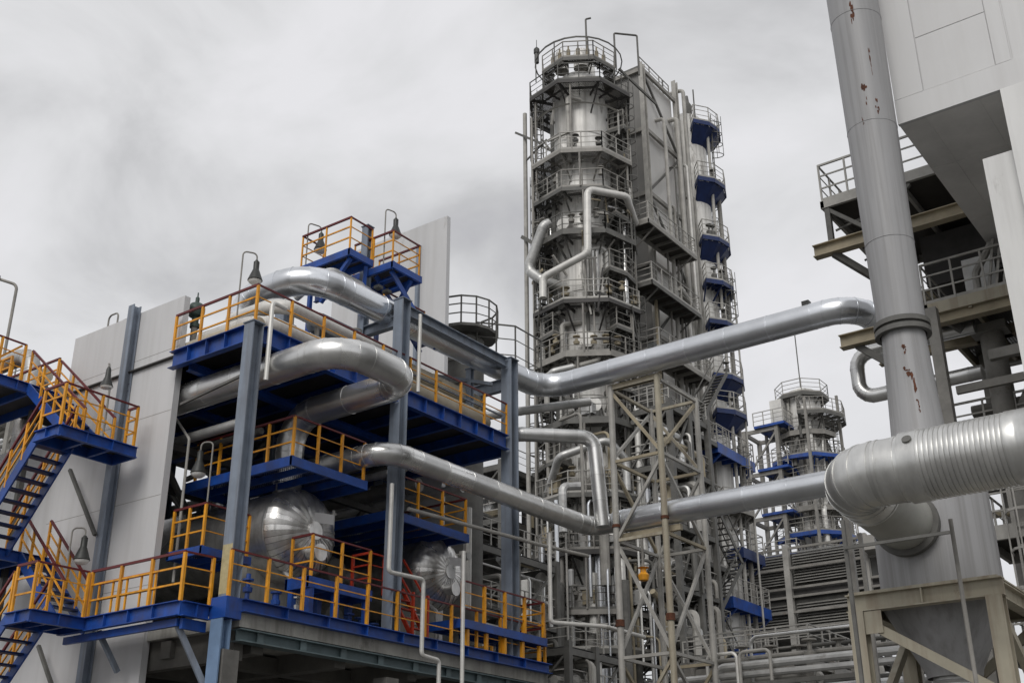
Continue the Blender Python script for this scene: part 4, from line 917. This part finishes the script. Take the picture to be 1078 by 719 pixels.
# ---- dense equipment frames around the feet of the columns
def equip_frame(label, x0, x1, y0, y1, levels, nx, ny, seed, m=GREY, name='equipment_frame'):
    r2 = random.Random(seed); t = thing(name, label, 'industrial structure', ((x0+x1)/2,(y0+y1)/2,0), 'equipment frames around the columns'); zt = levels[-1]
    xs = [x0+(x1-x0)*i/nx for i in range(nx+1)]; ys = [y0+(y1-y0)*i/ny for i in range(ny+1)]
    mb = MB()
    for x in xs:
        for y in ys: mb.bar((x,y,0),(x,y,zt+.2),.26)
    mb.build('column', m, t)
    for z in levels:
        mb = MB()
        for y in ys: mb.bar((x0+.14,y,z-.2),(x1-.14,y,z-.2),.16,.28)
        for x in xs: mb.bar((x,y0+.14,z-.21),(x,y1-.14,z-.21),.16,.26)
        for k in range(1,2*ny): 
            if k%2: mb.bar((x0,y0+(y1-y0)*k/(2*ny),z-.15),(x1,y0+(y1-y0)*k/(2*ny),z-.15),.1,.16)
        o = mb.build('deck', m, t); MB().box(x0,x1,y0,y1,z-.02,z).build('grating', GR_D, o)
        a, b = rail_mb([(x0,y0,z),(x1,y0,z),(x1,y1,z)], sp=1.3, pw=.055, rw=.04); a.add(b.v,b.f); a.build('guardrail', LGREY, o)
    mb = MB()
    for i in range(len(levels)-1):
        k = i%ny; mb.bar((x1,ys[k]+.1,levels[i]),(x1,ys[k+1]-.1,levels[i+1]-.3),.1)
        k = i%nx; mb.bar((xs[k]+.1,y0,levels[i]),(xs[k+1]-.1,y0,levels[i+1]-.3),.1)
    mb.build('brace', m, t)
    for i, z in enumerate(levels[:-1]):
        hgt = levels[i+1]-z
        for k in range(2):
            y = r2.uniform(y0+.7,y1-.7); rr = r2.uniform(.35,.6); x = r2.uniform(x0+1,x1-1.2)
            if r2.random() < .55: MB().lathe([(0,-.25),(rr*.7,-.18),(rr,0),(rr,1.9),(rr*.7,2.08),(0,2.15)], (x-.8,y,z+rr+.3), 16, (1,0,0)).build('drum', r2.choice((ALUW,GREY,SHELL,DGREY)), t)
            else: MB().lathe([(0,0),(rr*.8,0),(rr,.2),(rr,hgt*.7),(rr*.7,hgt*.8),(0,hgt*.83)], (x,y,z+.05), 16).build('drum', r2.choice((ALU,SHELL,ALUW)), t)
        for k in range(11):
            x = r2.uniform(x0+.3,x1-.1) if r2.random() < .4 else x1-r2.uniform(.1,.8); y = r2.uniform(y0+.2,y1-.2); pr = r2.choice((.05,.07,.1,.15,.2)); q = r2.random()
            if q < .4: pts = [(x,y,z-.3),(x,y,z+hgt*r2.uniform(.5,.95)),(x,y+r2.choice((-1.2,1.2)),z+hgt*.9)]
            elif q < .7: pts = [(x,y0-.3,z+r2.uniform(.5,hgt*.8))]; pts += [(x,y,pts[0][2]),(x,y,z-.2)]
            else: pts = [(x0,y,z+hgt*r2.uniform(.2,.8)),(x1+.2,y,0)]; pts[1] = (x1+.2,y,pts[0][2]); pts.append((x1+.2,y,z-.2))
            MB().pipe(pts, pr, bend=.25, n=8, seg=4).build('pipe', r2.choice((LGREY,WPIPE,GREY,ALU,ALUW,DGREY,LGREY,TAN)), t)
    return t
equip_frame('grey equipment frame crammed with pipes behind the left foot of the tallest column', -40, -34.4, 46.5, 52.5, [8,11.2,14.4,17.6,20.4], 2, 2, 3, m=DGREY)
equip_frame('equipment frame between the lattice tower and the blue platforms, right of the tallest column', -28.0, -25.6, 48.6, 52.6, [7.5,10.4,13.4,16.4,19.4,22.4], 1, 2, 5, m=DGREY)
equip_frame('low equipment frame in front of the foot of the tallest column', -30.8, -26.6, 40.5, 44.6, [5.2,7.6,9.6], 2, 2, 11, m=DGREY)
equip_frame('equipment frame hidden behind the sloping silver pipe and the right column', -33.5, -28.8, 37.0, 43.0, [8.2,11.0,13.6], 2, 2, 17, m=DGREY)
equip_frame('wide low frame of pipework beneath the finned cooler', -24.5, -16.5, 46.4, 52, [4.8,7.4,9.2], 3, 2, 23, m=DGREY)
equip_frame('dark frame with hooped rails low between the lattice tower and the cooler', -20.2, -15.6, 38.6, 42.4, [5.4,7.9], 2, 2, 29)

# ================================================================== LATTICE TOWER
LT = thing('lattice_tower', 'open lattice support tower carrying the two long silver pipes', 'tower', (-18.4,34.6,0))
lx = (-19.85,-17.98); ly = (33.35,36.2); ztop = 17.0
for x in lx:
    for y in ly: MB().tube((x,y,0),(x,y,ztop),.11 if y == ly[0] else .1,12).build('leg', BEIGE if y == ly[0] and x > -19 else LGREY, LT)
lvls = [2.2,5.0,7.6,11.45,14.2,16.9]
def br(p, q, m=None): MB().bar(p, q, .1, .1).build('brace', m or rnd.choice((LGREY,TAN,LGREY,BEIGE)), LT)
for i, z in enumerate(lvls):
    for y in ly: br((lx[0]+.1,y,z),(lx[1]-.1,y,z))
    for x in lx: br((x,ly[0]+.1,z),(x,ly[1]-.1,z))
    if i < len(lvls)-1:
        z2 = lvls[i+1]
        for y in ly:
            p_, q_ = (lx[0],lx[1]) if i%2 else (lx[1],lx[0]); br((p_+.05*(1 if p_ < q_ else -1),y+.04,z+.1),(q_,y+.04,z2-.1))
        for x in lx:
            p_, q_ = (ly[0],ly[1]) if i%2 == 0 else (ly[1],ly[0]); br((x-.04,p_,z+.1),(x-.04,q_,z2-.1))
mb = MB()
for x in lx:
    for z in (8.6,): mb.tube((x,ly[0],z),(x,ly[0],z+.22),.15,12)
    mb.tube((x,ly[0],11.9),(x,ly[0],12.0),.14,12)
mb.build('collar', RUST, LT)
mb = MB(); mb.bar((lx[0]-.1,33.4,16.95),(lx[1]+.1,33.4,16.95),.18,.2); mb.bar((lx[0]-.2,33.9,11.7),(lx[1]+.3,33.9,11.7),.16,.2); mb.build('pipe_cradle', TAN, LT)

MB().lathe([(0,0),(.16,.03),(.2,.2),(.1,.3),(.1,.42),(.2,.45),(0,.47)], (-19.2,33.9,10.1), 14).build('valve', YEL, LT)
MB().tube((-19.2,33.9,10.55),(-19.2,33.9,11.6),.05,8).build('valve_stem', GREY, LT)
# ================================================================== RIGHT: STACK, DUCT, FRAME
AX, AY = -6.0, 21.2
SK = thing('flue_stack', 'tall grey rust-streaked flue stack leaning into view at right', 'chimney', (AX,AY,0))
MB().lathe([(.455,11.15),(.50,15),(.56,21),(.60,26),(.62,31)], (AX,AY,0), 40).build('upper_shell', STACK, SK)
mb = MB()
for z in (12.9, 15.6, 18.4, 21.2): 
    r_ = .455+(z-11.15)*.0105; mb.lathe([(r_,-.02),(r_+.012,0),(r_,.02)], (AX,AY,z), 40)
mb.build('weld_seam', STACK, SK)
MB().lathe([(.44,10.9),(.53,10.9),(.53,11.0),(.47,11.0),(.47,11.06),(.53,11.06),(.53,11.16),(.45,11.16)], (AX,AY,0), 40).build('flange', DGREY, SK)
MB().lathe([(.41,10.92),(.445,9.9),(.49,8.9),(.70,8.35),(1.0,7.85),(1.03,7.7),(1.04,5.7)], (AX,AY,0), 48).build('lower_shell', STACK, SK)
MB().lathe([(1.038,5.7),(.48,4.62),(.46,4.5)], (AX,AY,0), 40).build('cone', STACK, SK)
mb = MB(); mb.lathe([(.37,4.52),(.37,1.2)], (AX,AY,0), 28)
for z in (4.42,4.1,3.8,3.4,3.0): mb.lathe([(.37,-.03),(.40,0),(.37,.03)],(AX,AY,z),28)
mb.build('bottom_pipe', ALUW, SK)
mb = MB(); mb.box(AX-.45,AX+.45,AY-.45,AY+.45,0,1.2); mb.build('plinth', CONC, SK)
# rust runs (real, slightly raised scabs on the shell)
def scab(pts, rfun):
    mb = MB()
    for (a_, z, wd, hh) in pts:
        for j in range(9):
            t_ = rnd.random()**1.4; zc = z+hh*(.5-t_); ac = a_+rnd.gauss(0,wd*.35)*(1-t_*.6); rz = hh*rnd.uniform(.06,.20); ra = wd*rnd.uniform(.18,.5)*(1-t_*.5)
            n = 9; vs = [(ac,zc)]+[(ac+ra*rnd.uniform(.6,1.2)*math.cos(2*math.pi*i/n), zc+rz*rnd.uniform(.6,1.3)*math.sin(2*math.pi*i/n)) for i in range(n)]
            o_ = .0035+.0007*j
            mb.add([(AX+(rfun(zz_)+o_)*math.cos(aa), AY+(rfun(zz_)+o_)*math.sin(aa), zz_) for aa, zz_ in vs], [(0,1+i,1+(i+1)%n) for i in range(n)])
    return mb
vaz = math.atan2(-AY,-AX)
up_r = lambda z: .455+(z-11.15)*.0105
lo_r = lambda z: .41+(10.92-z)*.035
scab([(vaz-.1,18.3,.16,.6),(vaz+.35,17.0,.07,.6),(vaz-.05,16.2,.12,.45),(vaz+.35,15.9,.12,.35),(vaz-.3,15.6,.05,.2),(vaz-.45,19.6,.05,.5)], up_r).build('rust_streak', RUST, SK)
scab([(vaz-.05,10.45,.16,.2),(vaz-.02,9.98,.24,.22),(vaz+.14,9.65,.13,.6),(vaz+.18,9.3,.10,.25)], lo_r).build('rust_streak', RUST, SK)

DZ, DYY, DXX = 7.28, 17.9, -6.28
DU = thing('flue_duct', 'fat corrugated silver duct bending into the flue stack at right', 'duct', (-3,DYY,DZ))
def swept(pts, r, bend, m, name, par, n=40, seams=0): return MB().pipe(pts, r, bend, n, 9, seams).build(name, m, par)
swept([(-5.3,DYY,DZ),(DXX,DYY,DZ),(DXX,DYY+1.0,DZ-.06)], .52, .62, DUCT, 'elbow', DU, seams=.3)
swept([(DXX,DYY+.85,DZ-.05),(-6.12,AY-.6,DZ-.32)], .51, 1, DUCTP, 'branch', DU)
mb = MB(); mb.tube((-6.14,AY-1.12,DZ-.28),(-6.14,AY-1.05,DZ-.29),.58,36); mb.tube((-6.14,AY-1.02,DZ-.29),(-6.14,AY-.9,DZ-.3),.56,36); mb.build('flange', DGREY, DU)
prof = []; x = 0.0
while x < 2.2:
    prof += [(.556,x),(.560,x+.03),(.556,x+.058),(.543,x+.064),(.543,x+.070)]; x += .076
prof2 = [(.60,0),(.60,.42)]
MB().lathe(prof, (-5.02,DYY,DZ), 44, (1,0,0)).build('corrugated_jacket', DUCT, DU)
MB().lathe([(.52,0),(.565,.005),(.565,.30),(.54,.31)], (-5.31,DYY,DZ), 44, (1,0,0)).build('collar', DUCT, DU)
MB().lathe([(.54,0),(.567,.01),(.567,.16),(.563,.17),(.567,.19),(.567,3.4)], (-3.72,DYY,DZ), 44, (1,0,0)).build('end_jacket', DUCT, DU)
MB().lathe([(.075,0),(.075,.06),(.0,.06)], (-5.12,DYY-.45,DZ+.28), 14, Vector((0,-.85,.53))).build('port', DGREY, DU)
mb = MB()
for x in (-1.2,): mb.ibeam((x,DYY,0),(x,DYY,DZ-.6),.26,.26,.02)
mb.build('support', BEIGE, DU)

BP = ((-6.22,17.25,6.45),(-6.22,17.18,6.0),(-4.63,17.18,6.0))
FR = thing('stack_support_frame', 'beige steel frame standing under the flue stack', 'frame', (AX,AY,0))
fx = (-7.12,-4.82); fy = (19.95,22.45); ft = 5.85
for x in fx:
    for y in fy: MB().ibeam((x,y,0),(x,y,ft-.3),.26,.26,.024,Vector((0,1,0))).build('post', BEIGE, FR)
mb = MB()
for y in fy: mb.ibeam((fx[0]-.16,y,ft-.15),(fx[1]+.16,y,ft-.15),.22,.30,.022)
for x in fx: mb.ibeam((x,fy[0]+.12,ft-.16),(x,fy[1]-.12,ft-.16),.2,.28,.022)
for y in fy: mb.bar(((fx[0]+fx[1])/2,y-.06,ft-.27),((fx[0]+fx[1])/2,y-.06,ft-.03),.02,.1)
mb.build('top_beam', BEIGE, FR)
MB().box(fx[0]-.1,fx[1]+.1,fy[0]-.1,fy[1]+.1,ft+.002,ft+.03).build('top_plate', BEIGE, FR)
for p_, q_ in (((fx[0]+.1,fy[0],ft-.45),(fx[1]-.05,fy[0],4.0)),((fx[0],fy[0]+.1,3.6),(fx[0],fy[1]-.1,ft-.5)),((fx[1],fy[0]+.1,ft-.5),(fx[1],fy[1]-.1,3.8)),((fx[0]+.1,fy[1],3.9),(fx[1]-.1,fy[1],ft-.5))):
    MB().bar(p_, q_, .12, .16).build('brace', BEIGE, FR)
mb = MB()
for x, s2 in ((fx[0]+.13,1),(fx[1]-.13,-1)):
    z0 = ft-.31 if s2 > 0 else 4.15
    mb.box(min(x,x+s2*.3),max(x,x+s2*.3),fy[0]-.09,fy[0]-.07,z0-.38,z0)
mb.build('gusset', BEIGE, FR)
o = MB().tube((-5.12,19.15,0),(-5.12,19.15,6.7),.035,10).build('conduit', GREY); tag(o, 'slender grey conduit standing in front of the beige stack frame', 'pipe')
t = thing('bar_post', 'slim dark post with a thin bar reaching across the duct branch', 'post', BP[0])
MB().bar((BP[0][0],BP[0][1],0), BP[0], .055, .055).build('post', DGREY, t)
MB().bar(BP[1], BP[2], .035, .045).build('bar', DGREY, t)

# ---- white building
WB = thing('white_building', 'white panelled building overhanging the upper right corner', 'building', (0,26,0))
bx, by, bz = -5.63, 21.88, 16.0
MB().box(bx+.42,2.5,by+.04,36,bz+.42,31).build('core_wall', WHITE, WB)
mb = MB(); mb.box(bx,bx+.62,by,by+.06,bz+.62,31); mb.build('corner_panel', WHITE, WB)
MB().box(bx,2.5,by-.015,by+.08,bz,bz+.60).build('base_band', WHITE, WB)
mb = MB()
for z0, z1 in ((bz+.62,bz+1.98),(bz+2.0,bz+4.6),(bz+4.62,bz+9)): mb.box(bx+.645,-3.52,by+.006,by+.06,z0,z1)
mb.build('siding', SIDING, WB)
mb = MB(); mb.box(-3.5,-3.2,by,by+.06,bz+.62,31); mb.box(-3.16,-2.6,by+.02,by+.06,bz+.62,31); mb.box(-2.56,2.5,by,by+.06,bz+.62,31); mb.build('corner_panel', WHITE, WB)
MB().box(bx+.003,bx+.42,by+.062,36,bz+.603,31).build('side_wall', WHITE, WB)
mb = MB(); mb.box(bx,2.5,by+.1,36,bz+.03,bz+.40)
for x in (-5.1,-4.0,-2.8): mb.box(x,x+.03,by+.12,36,bz+.012,bz+.028)
for y in (24.1,27,30): mb.box(bx+.02,2.5,y,y+.03,bz+.014,bz+.026)
mb.build('soffit', SOFF, WB)
o = MB().box(-3.52,-1.0,by-.03,23.2,0,bz-.004).build('pier', PIER, WB)
MB().box(-4.14,-3.4,22.05,25.0,0,14.66).build('pier', PIER, WB)
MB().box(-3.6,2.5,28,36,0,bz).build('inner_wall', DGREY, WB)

# ---- platform structure behind the stack
RS = thing('platform_structure', 'grey platform structure with projecting beams behind the flue stack', 'industrial structure', (-6,30,0))
def rdeck(x0, x1, y0, y1, z, m=LGREY, rail=True, e=.22):
    mb = MB()
    for p_, q_ in (((x0,y0,z-e/2),(x1,y0,z-e/2)),((x0,y0,z-e/2),(x0,y1,z-e/2)),((x0,y1,z-e/2),(x1,y1,z-e/2)),((x1,y0,z-e/2),(x1,y1,z-e/2))): mb.bar(p_,q_,.1,e,ov=.05)
    k = int((x1-x0)/.9)
    for i in range(1,k): mb.bar((x0+(x1-x0)*i/k,y0,z-e*.7),(x0+(x1-x0)*i/k,y1,z-e*.7),.08,e*.9)
    o = mb.build('deck', m, RS); MB().box(x0,x1,y0,y1,z-.015,z+.01).build('grating', GR_G, o)
    if rail: guard1([(x0,y1,z),(x0,y0,z),(x1,y0,z)], RS, LGREY, sp=.75, pw=.05, rw=.04, h=1.12, toe=.1)
rdeck(-9.2,-2.0,26.9,31.5,17.75)
rdeck(-7.25,-2.0,28.0,32.5,14.55, BEIGE, e=.3)
rdeck(-8.2,-2.0,29.5,33.5,11.2, GREY)
rdeck(-6.3,-2.0,25.6,28.0,8.0, LGREY); rdeck(-6.3,-2.0,25.4,28.0,5.6, LGREY)
mb = MB()
mb.ibeam((-9.6,26.95,16.35),(-2,26.95,16.35),.26,.34,.025); mb.ibeam((-9.6,28.1,14.15),(-2,28.1,14.15),.28,.36,.025)
mb.ibeam((-9.2,29.9,14.15),(-2,29.9,14.15),.24,.3,.022); mb.ibeam((-9.2,31.3,16.35),(-2,31.3,16.35),.24,.3,.022)
mb.build('main_beam', TAN, RS)
mb = MB()
mb.bar((-9.1,26.95,16.5),(-9.1,26.95,17.6),.14); mb.bar((-9.1,31.4,16.5),(-9.1,31.4,17.6),.12)
mb.bar((-9.1,26.95,17.5),(-8.0,26.95,16.5),.1); mb.bar((-8.0,26.95,16.5),(-6.9,26.95,17.5),.1); mb.bar((-9.1,27,17.5),(-8.2,31.3,16.6),.12,.16)
for k in range(4): mb.bar((-9.0,27.1+k*1.05,16.9),(-8.0,27.6+k*1.05,17.4),.05); mb.bar((-8.0,27.1+k*1.05,16.9),(-9.0,27.6+k*1.05,17.4),.05)
mb.bar((-9.1,27,16.2),(-6.6,28.6,13.9),.14,.18); mb.bar((-9.2,28.2,14.0),(-7.2,28.3,12.2),.14,.18); mb.bar((-9.0,31.2,16.2),(-6.9,30.6,14.2),.12,.14)
mb.build('brace', DGREY, RS)
MB().box(-7.6,-2.0,29.8,33,15.9,17.4).build('dark_housing', DARK, RS)
mb = MB()
for x, y in ((-6.15,29.6),(-3.4,29.6)): mb.tube((x,y,0),(x,y,14.2),.3,20); mb.box(x-.45,x+.45,y-.4,y+.4,14.0,14.22)
mb.build('column', GREY, RS)
mb = MB()
for x, y in ((-7.0,32.2),(-4.6,32.2),(-2.2,32.2),(-6.9,27.1),(-2.2,26)): mb.bar((x,y,0),(x,y,17.5 if y > 30 else 14),.26)
mb.bar((-6.15,29.6,11.3),(-4.6,29.6,13.9),.14,.2); mb.bar((-6.0,28.2,12.9),(-3.4,28.2,12.9),.2,.25); mb.bar((-6.9,28.2,12.2),(-3.4,28.2,12.2),.12,.2)
mb.build('post', GREY, RS)
for k in range(9):
    z = (11.6,12.3,13.1,15.1,15.6,12.0,9.0,9.6,13.6)[k]; y = 29.9+(k*.37)%2; MB().tube((-7.4+.3*(k%3),y,z),(-2,y,z),(.1,.16,.08,.2,.12,.22,.15,.1,.07)[k],10).build('pipe', (ALUW,GREY,LGREY,TAN)[k%4], RS)
MB().pipe([(-6.0,28.3,14.6),(-6.0,28.3,15.2),(-5.5,28.3,15.9)], .1, n=8).build('pipe', LGREY, RS)
for k in range(5): MB().bar((-5.7+.18*k,28.1,14.6),(-5.4+.18*k,28.1,15.9),.06).build('strut', LGREY, RS)
mb = MB(); mb.box(-6.4,-5.6,28.8,29.5,14.6,15.9); mb.build('cabinet', ALUW, RS)
ladder(RS, -5.3, 25.5, 3, 9.2, (0,-1), LGREY)
pipe_thing('loop_pipe', 'small silver U-loop pipe poking out left from behind the flue stack', [(-6.4,29,14.1),(-9.55,29,14.1),(-9.55,29,12.85),(-6.4,29,12.85)], .19, ALU, .7, bend=.42)

# ---- finned air cooler
AC = thing('air_cooler', 'long grey louvred air cooler bank behind the stack frame', 'cooler', (-17.5,45,0))
ay = 44.5
mb = MB()
for x in (-24.8,-21.9,-18.55,-15.3): mb.bar((x,ay,0),(x,ay,13.3),.24)
for x in (-24.8,-21.9,-18.55,-15.3): mb.bar((x,ay+4,0),(x,ay+4,13.3),.24)
mb.build('post', LGREY, AC)
mb = MB()
for z in (13.15,12.35,11.55,11.2,10.6,9.95): mb.bar((-25,ay-.05,z),(-14.6,ay-.05,z),.08,.09)
mb.build('rail_beam', GREY, AC)
for z0, z1 in ((11.75,13.1),(9.9,11.1)):
    mb = MB()
    for x0, x1 in ((-24.6,-22.1),(-21.7,-18.75),(-18.35,-15.5)):
        k = int((z1-z0)/.11)
        for i in range(k): z = z0+i*.11; mb.add([(x0,ay+.05,z),(x1,ay+.05,z),(x1,ay+.16,z+.085),(x0,ay+.16,z+.085)],[(0,1,2,3)])
    mb.build('louvre_bank', LOUV, AC)
MB().box(-24.9,-15.2,ay+.25,ay+4.2,9.7,13.0).build('casing', DGREY, AC)
MB().box(-25,-14.8,ay+.1,ay+4.3,11.2,11.6).build('plenum', DARK, AC)
guard1([(-15.3,ay-.5,13.1),(-12.4,ay-.5,13.1),(-12.4,ay+3,13.1)], AC, LGREY, sp=.7, pw=.05)
MB().box(-15.2,-12.3,ay-.6,ay+3,12.5,13.05).build('side_deck', LGREY, AC)
mb = MB()
for x in (-23.3,-20.2,-17): mb.lathe([(1.0,0),(.9,-.5),(.9,-.6)],(x,ay+2.2,9.7),20)
mb.build('fan_ring', DGREY, AC)
AC.location = Vector((0,0,1.7))+1.45*(Vector(AC.location)-Vector((0,0,1.7))); AC.scale = (1.45,1.45,1.45)   # stands beyond the second column
t = thing('steel_posts', 'pair of slim grey posts tied by bars in front of the louvred cooler', 'frame', (-13,38,0))
mb = MB()
mb.bar((-13.05,36.6,0),(-13.05,36.6,12.2),.18); mb.bar((-12.2,35.2,0),(-12.2,35.2,10.9),.12)
mb.build('post', GREY, t)
mb = MB(); mb.bar((-13.05,36.6,8.2),(-8,36.6,8.2),.1,.14); mb.bar((-13.05,36.6,6.9),(-19,36.8,6.9),.1,.14); mb.build('tie_bar', DGREY, t)
t = thing('pipe_run', 'pale pipes with valves running low in front of the cooler at the lower right', 'pipe', (-14,38,0))
for k in range(8):
    y = 37.2+(k%4)*.55; z = (7.3,7.9,6.8,8.3,7.6,6.4,8.7,7.0)[k]
    MB().pipe([(-20+k*.4,y,5.5),(-20+k*.4,y,z),(-12+k*.3,y,z),(-12+k*.3,y,5)], (.12,.09,.16,.07,.14,.1,.06,.18)[k], bend=.3, n=10).build('pipe', (ALUW,GREY,ALU,DGREY)[k%4], t)
mb = MB()
for k in range(6): mb.lathe([(0,0),(.2,.02),(.22,.25),(.08,.3),(.08,.6),(.25,.62),(.25,.67),(0,.67)],(-17.5+k*.8,37.4+(k%3)*.5,7.6),12)
mb.build('valve', GREY, t)
for x, m_ in ((-18.6,WPIPE),(-17.4,LGREY)):
    o = MB().pipe([(x,36.9,4),(x,36.9,8.0),(x+1.1,36.9,8.0),(x+1.1,36.9,4)], .06, bend=.2, n=8).build('hoop_rail', m_); tag(o, 'white hoop rail left of the posts at the lower right' if m_ is WPIPE else 'grey hoop rail just right of the white one at the lower right', 'rail')

# ---- distant column
QX, QY = -33.4, 86.6
T3 = thing('distillation_column', 'distant smaller column with blue platforms above the louvred cooler', 'tower', (QX,QY,0), 'process columns')
MB().lathe([(1.45,0),(1.45,35.6),(1.1,36.6),(0,37.1)], (QX,QY,0), 28).build('shell', SHELL, T3)
for z, r, m_, lo, hi in ((36.0,2.1,DGREY,0,9),(34.0,3.3,DGREY,-1.0,2.2),(32.6,2.4,GREY,-2.6,.4),(30.6,2.9,BLUE,-2.2,1.6),(28.4,3.0,DGREY,-2.6,1.6),(26.4,2.5,GREY,-2.2,1.0),(24.4,3.0,BLUE,-2.4,1.6),(22.2,3.0,DGREY,0,9)):
    ring_platform(T3, (QX,QY), z, 1.45, r, 0 if hi > 8 else a_r-math.pi/2+lo+.6, 2*math.pi if hi > 8 else a_r-math.pi/2+hi+.6, 8 if hi > 8 else 5, .3, GR_D, m_, GREY)
for k in range(5):
    a_ = a_r-2.4+k*.75; p_ = (QX+2.1*math.cos(a_), QY+2.1*math.sin(a_)); ladder(T3, p_[0], p_[1], 20+k*2.6, 26+k*2.6, (math.cos(a_),math.sin(a_)))
for k, (dx, dy) in enumerate(((-2.9,-1.2),(1.3,-2.9),(2.6,.8))): MB().bar((QX+dx,QY+dy,0),(QX+dx,QY+dy,34+k),.2).build('post', GREY, T3)
MB().box(QX-1.9,QX-.9,QY-2.3,QY-1.3,33.0,35.6).build('cabinet', WPIPE, T3)
MB().tube((QX,QY,37),(QX,QY,41.8),.05,6).build('mast', DGREY, T3)
for k in range(5): MB().pipe([(QX+1.6*math.cos(-2+k*.6),QY+1.6*math.sin(-2+k*.6),15),(QX+1.6*math.cos(-2+k*.6),QY+1.6*math.sin(-2+k*.6),36-k),(QX,QY,36.4-k)], .12, bend=.3, n=8).build('riser', (LGREY,GREY,WPIPE)[k%3], T3)
for k in range(14):
    a_ = rnd.uniform(-2.6,.8)+a_r; z_ = rnd.uniform(20,33); r_ = rnd.uniform(1.9,2.6)
    MB().pipe([(QX+r_*math.cos(a_),QY+r_*math.sin(a_),z_),(QX+r_*math.cos(a_),QY+r_*math.sin(a_),z_+rnd.uniform(1,4)),(QX+1.6*math.cos(a_+.4),QY+1.6*math.sin(a_+.4),z_+4)], rnd.choice((.08,.12,.2)), bend=.3, n=8).build('pipe', rnd.choice((GREY,DGREY,LGREY,WPIPE)), T3)
t = thing('braced_tower', 'distant braced frame with blue decks left of the small column', 'frame', (-35,85,0))
mb = MB(); sx = (-37.4,-34.6); sy = (83.6,86.4)
for x in sx:
    for y in sy: mb.bar((x,y,0),(x,y,33.2),.3)
for z in (19,22.4,25.8,29.4,33.0):
    for y in sy: mb.bar((sx[0],y,z),(sx[1],y,z),.2,.3)
    for x in sx: mb.bar((x,sy[0],z),(x,sy[1],z),.2,.3)
for i, z in enumerate((19,22.4,25.8,29.4)):
    mb.bar((sx[0],sy[0],z),(sx[1],sy[0],z+3.4),.14); mb.bar((sx[1],sy[1],z),(sx[1],sy[0],z+3.4),.14)
mb.build('frame', GREY, t)
for z in (22.4,25.8,29.4,33.0):
    o = MB().box(sx[0]+1,sx[1]+.8,sy[0]-.3,sy[1]+.3,z+.16,z+.36).build('deck', BLUE, t)
    a, b = rail_mb([(sx[0]+1,sy[0]-.3,z+.36),(sx[1]+.8,sy[0]-.3,z+.36),(sx[1]+.8,sy[1]+.3,z+.36)], sp=.9, pw=.07); a.add(b.v,b.f); a.build('guardrail', LGREY, o)
